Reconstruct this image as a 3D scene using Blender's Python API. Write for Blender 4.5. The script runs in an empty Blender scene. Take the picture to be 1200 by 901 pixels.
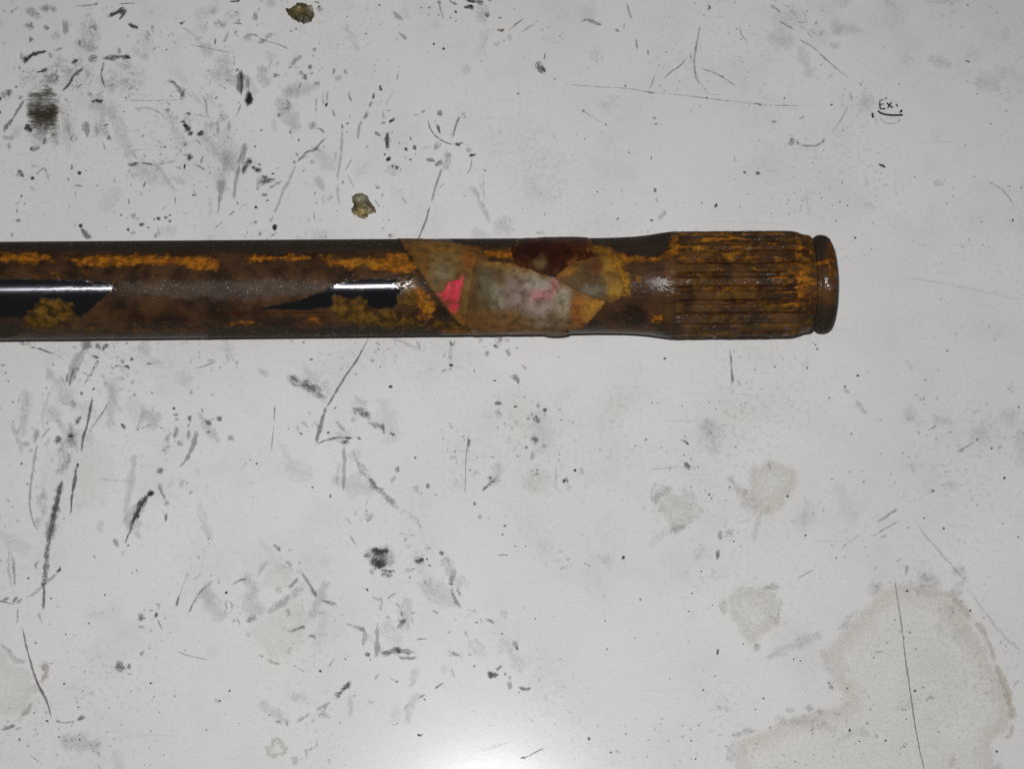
import bpy, math, random
import numpy as np
from mathutils import Vector
from mathutils.geometry import delaunay_2d_cdt

random.seed(7)
RNG = np.random.default_rng(11)
MM = 0.001
scene = bpy.context.scene

# ------------------------------------------------------------------ camera
# Metric set-up of the shot: a phone held about half a metre above a painted
# sheet-metal table, leaning back by TILT, its flash beside the lens.
FPX = 2092.0                      # focal length in photo pixels (photo is 1200 wide)
DIST = 505.0                      # mm from lens to table along the axis
TILT = math.radians(16.3)
CAM = np.array([0.0, -DIST * math.sin(TILT), DIST * math.cos(TILT)])
FWD = np.array([0.0, math.sin(TILT), -math.cos(TILT)])
UPV = np.array([0.0, math.cos(TILT), math.sin(TILT)])
camd = bpy.data.cameras.new("camera")
camd.sensor_width = 36.0
camd.lens = 36.0 * FPX / 1200.0
camd.clip_start = 0.01
camd.clip_end = 20.0
cam = bpy.data.objects.new("camera", camd)
scene.collection.objects.link(cam)
cam.location = Vector(CAM * MM)
cam.rotation_euler = (TILT, 0, 0)
scene.camera = cam

# ------------------------------------------------------------------ light
world = bpy.data.worlds.new("World")
scene.world = world
world.use_nodes = True
bg = world.node_tree.nodes["Background"]
bg.inputs[0].default_value = (1.0, 0.985, 0.96, 1)
bg.inputs[1].default_value = 0.055
fl = bpy.data.lights.new("camera_flash", 'AREA')
fl.shape = 'DISK'
fl.size = 0.009
fl.energy = 1.85
fl.color = (1.0, 0.995, 0.98)
flo = bpy.data.objects.new("camera_flash", fl)
scene.collection.objects.link(flo)
flo.location = Vector((CAM + np.array([-12.0, 26.0, 5.0])) * MM)
flo.rotation_euler = (TILT * 1.25, 0, 0)
fl.spread = math.radians(175)

vs = scene.view_settings
vs.view_transform = 'Standard'
vs.look = 'None'
vs.exposure = 0.0
vs.gamma = 1.0
vs.use_curve_mapping = False
scene.render.filter_size = 1.9
scene.cycles.transparent_max_bounces = 24
scene.cycles.max_bounces = 6

# ------------------------------------------------------------------ geometry helpers
def ground(u, v, z=0.0):
    """spot measured in the photograph -> table coordinates in mm"""
    d = FWD + UPV * ((450.5 - v) / FPX) + np.array([1.0, 0, 0]) * ((u - 600.0) / FPX)
    t = (z - CAM[2]) / d[2]
    return CAM + d * t

def to_photo(p):
    """mm points (n,3) -> photo measurements"""
    q = p - CAM
    dep = q @ FWD
    return 600.0 + FPX * q[:, 0] / dep, 450.5 - FPX * (q @ UPV) / dep

def link(name, me, mat=None, parent=None, **props):
    o = bpy.data.objects.new(name, me)
    scene.collection.objects.link(o)
    if mat is not None and me is not None:
        me.materials.append(mat)
    if parent is not None:
        o.parent = parent
    for k, val in props.items():
        o[k] = val
    return o

def mesh_np(name, verts_mm, faces, smooth=True):
    me = bpy.data.meshes.new(name)
    verts = np.asarray(verts_mm, dtype=np.float64) * MM
    faces = np.asarray(faces, dtype=np.int32)
    n = faces.shape[1]
    me.vertices.add(len(verts))
    me.vertices.foreach_set("co", verts.astype(np.float32).ravel())
    me.loops.add(faces.size)
    me.loops.foreach_set("vertex_index", faces.ravel())
    me.polygons.add(len(faces))
    me.polygons.foreach_set("loop_start", np.arange(0, faces.size, n, dtype=np.int32))
    if smooth:
        me.polygons.foreach_set("use_smooth", np.ones(len(faces), dtype=bool))
    me.update(calc_edges=True)
    return me

def col_attr(me, name, arr):
    a = me.attributes.new(name, 'FLOAT_COLOR', 'POINT')
    a.data.foreach_set("color", np.ascontiguousarray(arr, dtype=np.float32).ravel())

def vec_attr(me, name, arr):
    a = me.attributes.new(name, 'FLOAT_VECTOR', 'POINT')
    a.data.foreach_set("vector", np.ascontiguousarray(arr, dtype=np.float32).ravel())

def _hash(ix, iy, seed):
    h = (ix.astype(np.int64) * 374761393 + iy.astype(np.int64) * 668265263 + seed * 974711) & 0x7fffffff
    h = ((h ^ (h >> 13)) * 1274126177) & 0x7fffffff
    h = (h ^ (h >> 16)) & 0xffff
    return h / 65535.0

def vnoise(x, y, seed=0):
    x = np.asarray(x, float); y = np.asarray(y, float)
    ix = np.floor(x); iy = np.floor(y)
    fx = x - ix; fy = y - iy
    fx = fx * fx * (3 - 2 * fx); fy = fy * fy * (3 - 2 * fy)
    a = _hash(ix, iy, seed); b = _hash(ix + 1, iy, seed)
    c = _hash(ix, iy + 1, seed); d = _hash(ix + 1, iy + 1, seed)
    return (a * (1 - fx) + b * fx) * (1 - fy) + (c * (1 - fx) + d * fx) * fy

def fbm(x, y, seed=0, octv=4):
    s = 0; a = 0.5; t = 0
    for k in range(octv):
        s = s + a * vnoise(x * 2 ** k, y * 2 ** k, seed + 17 * k); t += a; a *= 0.55
    return s / t

def sdist(u, v, poly):
    """signed distance to polygon (positive inside)"""
    P = np.asarray(poly, float)
    n = len(P)
    best = np.full(u.shape, 1e9)
    ins = np.zeros(u.shape, bool)
    for i in range(n):
        x0, y0 = P[i]; x1, y1 = P[(i + 1) % n]
        ex, ey = x1 - x0, y1 - y0
        L = ex * ex + ey * ey + 1e-12
        t = np.clip(((u - x0) * ex + (v - y0) * ey) / L, 0, 1)
        best = np.minimum(best, (u - x0 - t * ex) ** 2 + (v - y0 - t * ey) ** 2)
        c = ((y0 > v) != (y1 > v)) & (u < ex * (v - y0) / (ey + 1e-12) + x0)
        ins ^= c
    d = np.sqrt(best)
    return np.where(ins, d, -d)

def sstep(a, b, x):
    t = np.clip((x - a) / (b - a), 0, 1)
    return t * t * (3 - 2 * t)

def spline_pts(pts, step=2.0):
    """Catmull-Rom through pts (any dimension), resampled"""
    P = np.asarray(pts, float)
    if len(P) == 1:
        return P
    Q = np.vstack([2 * P[0] - P[1], P, 2 * P[-1] - P[-2]])
    out = []
    for i in range(1, len(Q) - 2):
        p0, p1, p2, p3 = Q[i - 1], Q[i], Q[i + 1], Q[i + 2]
        n = max(2, int(np.linalg.norm((p2 - p1)[:2]) / step))
        for k in range(n):
            t = k / n
            out.append(0.5 * ((2 * p1) + (-p0 + p2) * t + (2 * p0 - 5 * p1 + 4 * p2 - p3) * t * t + (-p0 + 3 * p1 - 3 * p2 + p3) * t ** 3))
    out.append(P[-1])
    return np.array(out)

def rough_outline(poly, amp, wl, step, seed):
    """densely sampled closed outline with a ragged edge"""
    P = np.asarray(poly, float)
    out = []
    for i in range(len(P)):
        a, b = P[i], P[(i + 1) % len(P)]
        n = max(1, int(np.linalg.norm(b - a) / step))
        for k in range(n):
            out.append(a + (b - a) * k / n)
    out = np.array(out)
    q = out.copy()
    q[:, 0] += amp * 2 * (fbm(out[:, 0] / wl, out[:, 1] / wl, seed, 3) - 0.5)
    q[:, 1] += amp * 2 * (fbm(out[:, 0] / wl, out[:, 1] / wl, seed + 50, 3) - 0.5)
    return q

def fill_outline(outl, step):
    """triangulate the inside of an outline with evenly spread points"""
    lo = outl.min(0); hi = outl.max(0)
    gx = np.arange(lo[0] + step * .5, hi[0], step); gy = np.arange(lo[1] + step * .5, hi[1], step)
    if len(gx) and len(gy):
        X, Y = np.meshgrid(gx, gy); X = X.ravel(); Y = Y.ravel()
        X = X + (RNG.random(X.shape) - .5) * step * .3; Y = Y + (RNG.random(Y.shape) - .5) * step * .3
        k = sdist(X, Y, outl) > step * 0.45
        inner = np.stack([X[k], Y[k]], 1)
    else:
        inner = np.zeros((0, 2))
    n = len(outl)
    pts = [Vector(p) for p in np.vstack([outl, inner])]
    edges = [(i, (i + 1) % n) for i in range(n)]
    vv, ee, ff, _a, _b, _c = delaunay_2d_cdt(pts, edges, [list(range(n))], 1, 1e-5)
    V = np.array([(p.x, p.y) for p in vv])
    F = np.array([f for f in ff if len(f) == 3], dtype=np.int32)
    # keep a consistent upward winding
    a, b, c = V[F[:, 0]], V[F[:, 1]], V[F[:, 2]]
    cr = (b[:, 0] - a[:, 0]) * (c[:, 1] - a[:, 1]) - (b[:, 1] - a[:, 1]) * (c[:, 0] - a[:, 0])
    F[cr > 0] = F[cr > 0][:, ::-1]       # photo y points down
    d = np.maximum(sdist(V[:, 0], V[:, 1], outl), 0)
    return V, F, d

# ------------------------------------------------------------------ node helpers
class NT:
    def __init__(self, name):
        self.m = bpy.data.materials.new(name)
        self.m.use_nodes = True
        self.t = self.m.node_tree
        self.bsdf = self.t.nodes["Principled BSDF"]
    def n(self, typ, **kw):
        nd = self.t.nodes.new(typ)
        for k, v in kw.items():
            setattr(nd, k, v)
        return nd
    def put(self, sock, v):
        if isinstance(v, bpy.types.NodeSocket):
            self.t.links.new(v, sock)
        elif v is not None:
            if sock.type == 'RGBA' and len(v) == 3:
                v = (*v, 1.0)
            sock.default_value = v
    def math(self, op, a, b=None, c=None, clamp=False):
        nd = self.n('ShaderNodeMath', operation=op, use_clamp=clamp)
        for i, x in enumerate((a, b, c)):
            if x is not None:
                self.put(nd.inputs[i], x)
        return nd.outputs[0]
    def step(self, x, lo, hi, a=0.0, b=1.0):
        nd = self.n('ShaderNodeMapRange', interpolation_type='SMOOTHSTEP')
        for i, v in enumerate((x, lo, hi, a, b)):
            self.put(nd.inputs[i], v)
        return nd.outputs[0]
    def mix(self, f, a, b):
        nd = self.n('ShaderNodeMix', data_type='RGBA')
        self.put(nd.inputs[0], f); self.put(nd.inputs[6], a); self.put(nd.inputs[7], b)
        return nd.outputs[2]
    def mixf(self, f, a, b):
        nd = self.n('ShaderNodeMix', data_type='FLOAT')
        self.put(nd.inputs[0], f); self.put(nd.inputs[2], a); self.put(nd.inputs[3], b)
        return nd.outputs[0]
    def noise(self, vec, scale, detail=4, rough=0.55, dist=0.0):
        nd = self.n('ShaderNodeTexNoise')
        self.put(nd.inputs['Vector'], vec)
        nd.inputs['Scale'].default_value = scale
        nd.inputs['Detail'].default_value = detail
        nd.inputs['Roughness'].default_value = rough
        nd.inputs['Distortion'].default_value = dist
        return nd.outputs[0]
    def attr(self, name):
        nd = self.n('ShaderNodeAttribute', attribute_name=name)
        return nd
    def sep(self, c):
        nd = self.n('ShaderNodeSeparateColor'); self.put(nd.inputs[0], c)
        return nd.outputs[0], nd.outputs[1], nd.outputs[2]
    def scalev(self, vec, s):
        nd = self.n('ShaderNodeMapping'); self.put(nd.inputs[0], vec); nd.inputs['Scale'].default_value = s
        return nd.outputs[0]
    def bump(self, h, strength, dist):
        nd = self.n('ShaderNodeBump'); self.put(nd.inputs['Height'], h)
        self.put(nd.inputs['Strength'], strength); nd.inputs['Distance'].default_value = dist
        return nd.outputs[0]

# ------------------------------------------------------------------ materials
def table_paint():
    k = NT("white_table_paint")
    oc = k.n('ShaderNodeTexCoord').outputs['Object']
    big = k.noise(oc, 13, 4, 0.55)
    mid = k.noise(oc, 48, 6, 0.62)
    fine = k.noise(oc, 700, 4, 0.65)
    grain = k.noise(oc, 2300, 2, 0.5)
    c = k.mix(k.step(big, 0.35, 0.7), (0.742, 0.733, 0.729), (0.690, 0.680, 0.674))
    c = k.mix(k.math('MULTIPLY', k.step(mid, 0.46, 0.72), 0.40), c, (0.585, 0.575, 0.558))
    # wiped-in grime that clings in clouds of fine flecks
    cloud = k.step(k.noise(oc, 22, 5, 0.65), 0.44, 0.70)
    fl_ = k.step(fine, 0.50, 0.70)
    c = k.mix(k.math('MULTIPLY', k.math('MULTIPLY', fl_, k.math('ADD', 0.30, cloud)), 0.42), c, (0.405, 0.40, 0.38))
    c = k.mix(k.math('MULTIPLY', k.step(grain, 0.48, 0.8), 0.26), c, (0.42, 0.42, 0.40))
    # faint hairline wipe marks in two directions
    for ang, amt in ((1.15, 0.22), (2.2, 0.20), (1.5, 0.25)):
        mp = k.n('ShaderNodeMapping'); k.put(mp.inputs[0], oc)
        mp.inputs['Rotation'].default_value = (0, 0, ang); mp.inputs['Scale'].default_value = (9, 520, 1)
        hair = k.step(k.noise(mp.outputs[0], 1.0, 3, 0.6, 0.6), 0.66, 0.74)
        patch = k.step(k.noise(oc, 17 + 9 * ang, 4, 0.6), 0.50, 0.68)
        c = k.mix(k.math('MULTIPLY', k.math('MULTIPLY', hair, patch), amt), c, (0.30, 0.30, 0.29))
    # clusters of tiny grime specks
    vo = k.n('ShaderNodeTexVoronoi'); k.put(vo.inputs['Vector'], oc); vo.inputs['Scale'].default_value = 520
    sp = k.step(vo.outputs['Distance'], 0.08, 0.26, 1.0, 0.0)
    dens = k.step(k.noise(oc, 26, 4, 0.65), 0.44, 0.72)
    rnd = k.sep(vo.outputs['Color'])[0]
    on = k.math('GREATER_THAN', k.math('MULTIPLY', rnd, dens), 0.33)
    c = k.mix(k.math('MULTIPLY', k.math('MULTIPLY', sp, on), k.math('MULTIPLY', rnd, 0.55)), c, (0.14, 0.14, 0.13))
    k.put(k.bsdf.inputs['Base Color'], c)
    k.put(k.bsdf.inputs['Roughness'], k.mixf(mid, 0.155, 0.22))
    k.bsdf.inputs['IOR'].default_value = 1.45
    k.bsdf.inputs['Specular IOR Level'].default_value = 0.32
    h = k.math('ADD', k.math('MULTIPLY', fine, 0.6), k.math('MULTIPLY', k.noise(oc, 260, 2, 0.5), 1.2))
    k.put(k.bsdf.inputs['Normal'], k.bump(h, 0.22, 0.00003))
    return k.m

def mark_paint():
    """grease, soot, scuffs and stains lying on the table: per-mark colour and
    coverage come with the mesh, the broken edges come from noise"""
    k = NT("table_mark")
    uv = k.attr("pos_mm").outputs['Vector']
    col = k.attr("tint").outputs['Color']
    pr = k.attr("cover")
    dens, stren, brk = k.sep(pr.outputs['Color'])
    na = k.noise(uv, 1.1, 5, 0.68, 0.8)
    nb = k.noise(uv, 3.3, 4, 0.68, 0.8)
    nc = k.noise(uv, 6.5, 2, 0.6)
    nz = k.math('ADD', k.math('MULTIPLY', na, 0.50), k.math('MULTIPLY', nb, 0.50))
    nz = k.math('MULTIPLY', k.math('SUBTRACT', nz, 0.5), k.math('ADD', 1.5, k.math('MULTIPLY', brk, 3.2)))
    base = k.math('MULTIPLY', dens, k.math('SUBTRACT', 1.0, k.math('MULTIPLY', brk, 0.27)))
    t = k.math('ADD', base, nz)
    a = k.math('MULTIPLY', k.step(t, 0.12, 0.86), stren)
    a = k.math('MULTIPLY', a, k.step(dens, 0.0, 0.45))
    a = k.math('MULTIPLY', a, k.step(nc, 0.25, 0.6, 0.62, 1.0))
    clus = k.step(k.noise(uv, 0.25, 3, 0.6), 0.36, 0.58)
    a = k.math('MULTIPLY', a, k.mixf(k.math('SUBTRACT', brk, 0.9, clamp=True), 1.0, clus))
    k.put(k.bsdf.inputs['Base Color'], col)
    k.put(k.bsdf.inputs['Alpha'], a)
    k.bsdf.inputs['Roughness'].default_value = 0.5
    k.bsdf.inputs['Specular IOR Level'].default_value = 0.25
    return k.m

def shaft_metal(name="rusted_black_steel", lo=(0.021, 0.0120, 0.0078), hi=(0.068, 0.034, 0.0165), spec=0.05):
    k = NT(name)
    oc = k.n('ShaderNodeTexCoord').outputs['Object']
    A = k.attr("coat_a"); B = k.attr("coat_b")
    orange, black, strip = k.sep(A.outputs['Color']); olive = A.outputs['Alpha']
    yellow, grey, deep = k.sep(B.outputs['Color']); wet = B.outputs['Alpha']
    n1 = k.noise(oc, 130, 6, 0.62)
    n2 = k.noise(oc, 480, 5, 0.65)
    n3 = k.noise(k.scalev(oc, (0.22, 1, 1)), 600, 4, 0.6)
    n4 = k.noise(oc, 1500, 3, 0.6)
    def cover(mask, amt, lo=0.36, hi=0.66, nz=n2):
        return k.step(k.math('ADD', mask, k.math('MULTIPLY', k.math('SUBTRACT', nz, 0.5), amt)), lo, hi)
    c = k.mix(k.step(n1, 0.36, 0.66), lo, hi)
    c = k.mix(k.math('MULTIPLY', k.step(n3, 0.5, 0.72), 0.55), c, (0.018, 0.0155, 0.015))
    c = k.mix(k.math('MULTIPLY', k.step(n2, 0.54, 0.75), 0.45), c, (0.11, 0.048, 0.014))
    c = k.mix(k.math('MULTIPLY', k.step(n4, 0.60, 0.78), 0.30), c, (0.10, 0.078, 0.066))
    m_strip = cover(strip, 0.5)
    cs = k.mix(n3, (0.021, 0.0145, 0.010), (0.046, 0.032, 0.022))
    c = k.mix(m_strip, c, cs)
    m_grey = cover(grey, 1.1)
    c = k.mix(k.math('MULTIPLY', m_grey, 0.4), c, k.mix(n2, (0.045, 0.036, 0.030), (0.105, 0.092, 0.080)))
    m_deep = cover(deep, 1.3)
    c = k.mix(k.math('MULTIPLY', m_deep, 0.9), c, k.mix(n2, (0.020, 0.004, 0.002), (0.060, 0.014, 0.006)))
    m_stain = cover(black, 0.9, 0.12, 0.60, n4)
    m_black = cover(black, 0.7, 0.45, 0.85, n4)
    c = k.mix(m_stain, c, k.mix(n2, (0.010, 0.007, 0.006), (0.030, 0.018, 0.011)))
    m_olive = cover(olive, 1.1, 0.22, 0.85)
    bare = k.math('MULTIPLY', m_black, k.step(m_olive, 0.0, 0.3, 1.0, 0.0))
    c = k.mix(k.step(bare, 0.3, 0.8), c, (0.15, 0.145, 0.165))     # bare polished steel: dark because the room is
    c = k.mix(m_olive, c, k.mix(k.step(n2, 0.36, 0.66), (0.036, 0.022, 0.006), (0.135, 0.070, 0.013)))
    nr = k.math('ADD', k.math('MULTIPLY', n2, 0.55), k.math('MULTIPLY', n3, 0.45))
    m_or = cover(orange, 2.0, 0.12, 1.0, nr)
    co = k.mix(k.step(m_or, 0.1, 0.6), (0.062, 0.029, 0.009), (0.150, 0.056, 0.009))
    co = k.mix(k.step(k.math('MULTIPLY', m_or, k.step(n2, 0.34, 0.62)), 0.25, 1.0), co, (0.335, 0.120, 0.012))
    co = k.mix(k.math('MULTIPLY', k.step(n1, 0.5, 0.68), 0.4), co, (0.13, 0.036, 0.009))
    c = k.mix(k.step(m_or, 0.0, 0.6), c, co)
    m_ye = cover(yellow, 2.0, 0.2, 1.05, nr)
    c = k.mix(m_ye, c, k.mix(k.step(n4, 0.35, 0.65), (0.16, 0.072, 0.009), (0.35, 0.165, 0.016)))
    k.put(k.bsdf.inputs['Base Color'], c)
    crusty = k.math('MAXIMUM', k.math('MAXIMUM', m_or, m_ye), m_olive)
    glossy = k.math('MULTIPLY', bare, k.math('SUBTRACT', 1.0, crusty))
    rough = k.mixf(n2, 0.36, 0.50)
    rough = k.mixf(k.math('MAXIMUM', crusty, k.math('MULTIPLY', m_strip, 0.8)), rough, 0.85)
    rough = k.mixf(wet, rough, 0.18)
    fleck = k.math('MULTIPLY', k.step(k.noise(oc, 1900, 3, 0.6), 0.60, 0.68), k.math('SUBTRACT', 1.0, crusty))
    rough = k.mixf(fleck, rough, 0.24)
    rough = k.mixf(glossy, rough, k.mixf(n3, 0.15, 0.26))
    k.put(k.bsdf.inputs['Metallic'], k.step(glossy, 0.2, 0.6))
    k.put(k.bsdf.inputs['Roughness'], rough)
    k.put(k.bsdf.inputs['Specular IOR Level'], k.mixf(glossy, k.mixf(k.math('MAXIMUM', wet, fleck), spec, 0.5), 0.5))
    # turned steel under the paint draws the highlight out along the axis
    tg = k.n('ShaderNodeTangent', direction_type='RADIAL', axis='X')
    k.put(k.bsdf.inputs['Tangent'], tg.outputs[0])
    k.put(k.bsdf.inputs['Anisotropic'], k.mixf(glossy, 0.75, 1.0))
    k.bsdf.inputs['Anisotropic Rotation'].default_value = ANISO_ROT
    h = k.math('ADD', k.math('MULTIPLY', n2, 0.7), k.math('MULTIPLY', n4, 0.6))
    st = k.mixf(glossy, k.mixf(wet, 0.75, 0.2), 0.012)
    k.put(k.bsdf.inputs['Normal'], k.bump(h, st, 0.00025))
    return k.m

def tape_plastic():
    k = NT("stained_sticky_tape")
    oc = k.n('ShaderNodeTexCoord').outputs['Object']
    col = k.attr("tint").outputs['Color']
    n1 = k.noise(oc, 420, 5, 0.6)
    n2 = k.noise(k.scalev(oc, (1, 0.5, 0.5)), 1300, 3, 0.6)
    edge = k.sep(k.attr("cover").outputs['Color'])[0]
    k.put(k.bsdf.inputs['Alpha'], k.step(k.math('ADD', edge, k.math('MULTIPLY', k.math('SUBTRACT', k.noise(oc, 900, 4, 0.65), 0.5), 2.6)), 0.0, 0.55))
    c = k.mix(k.math('MULTIPLY', k.step(n1, 0.42, 0.68), 0.66), col, (0.052, 0.026, 0.010))
    c = k.mix(k.math('MULTIPLY', k.step(n2, 0.52, 0.75), 0.14), c, (0.24, 0.18, 0.12))
    c = k.mix(k.math('MULTIPLY', k.step(k.noise(oc, 170, 5, 0.6), 0.5, 0.68), 0.35), c, (0.09, 0.045, 0.014))
    k.put(k.bsdf.inputs['Base Color'], c)
    k.put(k.bsdf.inputs['Roughness'], k.mixf(n1, 0.42, 0.65))
    k.bsdf.inputs['Specular IOR Level'].default_value = 0.06
    crk = k.noise(k.scalev(oc, (1, 1, 1)), 240, 3, 0.5, 1.5)
    k.put(k.bsdf.inputs['Normal'], k.bump(k.math('ADD', k.math('MULTIPLY', crk, 1.6), k.math('ADD', n1, k.math('MULTIPLY', n2, 0.4))), 0.7, 0.0003))
    return k.m

def lump_material():
    k = NT("dried_brown_residue")
    oc = k.n('ShaderNodeTexCoord').outputs['Object']
    col = k.attr("tint").outputs['Color']
    n1 = k.noise(oc, 900, 4, 0.6)
    c = k.mix(k.math('MULTIPLY', k.step(n1, 0.45, 0.70), 0.7), col, (0.035, 0.027, 0.012))
    k.put(k.bsdf.inputs['Base Color'], c)
    pr = k.attr("cover")
    d = k.sep(pr.outputs['Color'])[0]
    a = k.step(k.math('ADD', d, k.math('MULTIPLY', k.math('SUBTRACT', k.noise(oc, 1200, 3, 0.6), 0.5), 1.1)), 0.12, 0.42)
    k.put(k.bsdf.inputs['Alpha'], a)
    k.bsdf.inputs['Roughness'].default_value = 0.42
    k.put(k.bsdf.inputs['Normal'], k.bump(n1, 0.6, 0.0004))
    return k.m

ANISO_ROT = 0.25
M_TABLE = table_paint()
M_MARK = mark_paint()
M_SHAFT = shaft_metal()
M_SPLINE = shaft_metal('rusted_brown_spline', (0.030, 0.0165, 0.0095), (0.096, 0.045, 0.0175), 0.03)
M_TAPE = tape_plastic()
M_LUMP = lump_material()

# ------------------------------------------------------------------ the table
def build_table():
    # one painted sheet with a slightly dented, uneven surface, larger than the view
    nx, ny = 240, 200
    xs = np.linspace(-420, 420, nx); ys = np.linspace(-330, 330, ny)
    X, Y = np.meshgrid(xs, ys)
    Z = -0.10 * fbm(X / 60 + 9, Y / 60 + 3, 3, 3)
    top = np.stack([X.ravel(), Y.ravel(), Z.ravel()], 1)
    q = (np.arange(ny - 1)[:, None] * nx + np.arange(nx - 1)[None, :]).ravel()
    F = np.stack([q, q + 1, q + nx + 1, q + nx], 1)
    # folded rim going down 30 mm all round
    ring = list(range(nx)) + [r * nx + nx - 1 for r in range(1, ny)] + [(ny - 1) * nx + c for c in range(nx - 2, -1, -1)] + [r * nx for r in range(ny - 2, 0, -1)]
    base = len(top)
    rim = top[ring].copy(); rim[:, 2] = -30
    V = np.vstack([top, rim])
    m = len(ring)
    S = np.array([[ring[i], base + i, base + (i + 1) % m, ring[(i + 1) % m]] for i in range(m)])
    me = mesh_np("table_top", V, np.vstack([F, S]))
    o = link("table_top", me, M_TABLE, kind='structure')
    return o
TABLE = build_table()

BLACK = (0.020, 0.020, 0.018)
GREY = (0.050, 0.050, 0.047)
OLIVE = (0.060, 0.052, 0.026)
TAN = (0.30, 0.26, 0.17)
RUSTY = (0.15, 0.075, 0.045)

_layers = []          # bounding boxes already used in each thin layer
def layer_z(lo, hi):
    for i, boxes in enumerate(_layers):
        if all(hi[0] < b[0] or lo[0] > b[2] or hi[1] < b[1] or lo[1] > b[3] for b in boxes):
            boxes.append((lo[0], lo[1], hi[0], hi[1]))
            return 0.03 + 0.016 * i
    _layers.append([(lo[0], lo[1], hi[0], hi[1])])
    return 0.03 + 0.016 * (len(_layers) - 1)

def lay_flat(V2, z):
    d = FWD[None] + UPV[None] * ((450.5 - V2[:, 1:2]) / FPX) + np.array([[1.0, 0, 0]]) * ((V2[:, 0:1] - 600.0) / FPX)
    t = (z - CAM[2]) / d[:, 2:3]
    return CAM[None] + d * t

def ribbon_raw(pts, w, w2=None, taper=True, crisp=False):
    """strip along a path: 2D points, faces, density, along/across coordinates (photo pixels)"""
    P = np.asarray(pts, float)
    if len(P) == 2:
        P = np.vstack([P[0], (P[0] + P[1]) / 2 + (RNG.random(2) - .5) * np.linalg.norm(P[1] - P[0]) * .05, P[1]])
    C = spline_pts(P, 1.5)
    n = len(C)
    T = np.gradient(C, axis=0); L = np.linalg.norm(T, axis=1, keepdims=True); T = T / np.maximum(L, 1e-6)
    N = np.stack([-T[:, 1], T[:, 0]], 1)
    s = np.concatenate([[0], np.cumsum(np.linalg.norm(np.diff(C, axis=0), axis=1))])
    f = s / max(s[-1], 1e-6)
    w2 = w if w2 is None else w2
    W = (w + (w2 - w) * f) * 0.5 * 1.45
    sd = int(RNG.integers(1, 9999))
    if crisp:
        taper = False
    W = W * ((0.55 + 0.9 * vnoise(s / 5.0, s * 0 + 3.3, sd)) if not crisp else 1.0)
    fl_in = np.clip(np.minimum(s, s[-1] - s) / max(2.0, s[-1] * .35), 0, 1)
    W = W * (0.72 + 0.28 * fl_in) if not crisp else W
    C = C + N * ((vnoise(s / 9.0, s * 0 + 8.1, sd + 5) - .5) * (0 if crisp else min(1.6, .35 * w)))[:, None]
    acr = np.array([-1.25, -.6, 0, .6, 1.25]); dn = np.array([0, .68, 1, .68, 0])
    V = (C[:, None, :] + N[:, None, :] * (W[:, None, None] * acr[None, :, None])).reshape(-1, 2)
    end = np.ones(n)
    if taper:
        el = max(1.2, min(s[-1] * .28, 7.0))
        end = np.clip(np.minimum(s, s[-1] - s) / el, 0, 1) ** 0.75
    D = (end[:, None] * dn[None, :]).ravel()
    al = np.repeat(s, 5); ac = (W[:, None] * acr[None, :]).ravel()
    i = (np.arange(n - 1)[:, None] * 5 + np.arange(4)[None, :]).ravel()
    F = np.stack([i, i + 1, i + 6, i + 5], 1)
    F = np.vstack([F[:, [0, 1, 2]], F[:, [0, 2, 3]]])
    return V, F, D, al, ac

def make_mark(name, chunks, parent, grit=None, **props):
    """chunks: (V2, F, dens, pos(mm-like coords), strength, brk, colour)"""
    Vs, Fs, cov, pos, tint = [], [], [], [], []
    off = 0
    for V2, F, D, PP, st, bk, col in chunks:
        z = layer_z(V2.min(0), V2.max(0)) if grit is None else random.uniform(*grit)
        P = lay_flat(V2, z)
        a, b, c = P[F[:, 0]], P[F[:, 1]], P[F[:, 2]]
        up = ((b[:, 0] - a[:, 0]) * (c[:, 1] - a[:, 1]) - (b[:, 1] - a[:, 1]) * (c[:, 0] - a[:, 0])) < 0
        F = F.copy(); F[up] = F[up][:, ::-1]
        Vs.append(P); Fs.append(F + off); off += len(P)
        cov.append(np.stack([D, np.full(len(D), st), np.full(len(D), bk), np.ones(len(D))], 1))
        pos.append(PP)
        tint.append(np.tile(np.array([*col, 1.0]), (len(D), 1)))
    me = mesh_np(name, np.vstack(Vs), np.vstack(Fs), smooth=False)
    col_attr(me, "cover", np.vstack(cov)); col_attr(me, "tint", np.vstack(tint)); vec_attr(me, "pos_mm", np.vstack(pos))
    return link(name, me, M_MARK, parent, **props)

def ch_line(pts, w, s, brk=0.5, streak=0.0, col=BLACK, w2=None, taper=True, crisp=False):
    V, F, D, al, ac = ribbon_raw(pts, w, w2, taper, crisp)
    o = RNG.random(3) * 300
    k = 0.25
    PP = np.stack([al * k * (1 - 0.9 * streak) + o[0], ac * k * (1 + 0.6 * streak) + o[1], np.full(len(al), o[2])], 1)
    return (V, F, D, PP, s, brk, col)

def ch_blob(poly, s, brk=0.5, soft=4.0, col=BLACK, rag=1.0, streak=(1, 1), step=None, rim=0.0):
    P = np.asarray(poly, float)
    size = float(np.ptp(P, axis=0).max())
    step = step or max(0.9, min(size / 9, 6.0))
    outl = rough_outline(spline_pts(np.vstack([P, P[:1]]), max(1.0, step))[:-1], rag, max(3.0, size * .18), step, int(RNG.integers(1, 9999)))
    V, F, d = fill_outline(outl, step)
    D = np.clip(d / soft, 0, 1)
    if rim > 0:      # dried tide line: more dirt near the edge
        D = np.where(d < soft, d / soft, 1.0 - rim * np.clip((d - soft) / (soft * 2.2), 0, 1))
    o = RNG.random(3) * 300
    PP = np.stack([V[:, 0] * .25 * streak[0] + o[0], V[:, 1] * .25 * streak[1] + o[1], np.full(len(V), o[2])], 1)
    return (V, F, D, PP, s, brk, col)

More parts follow.
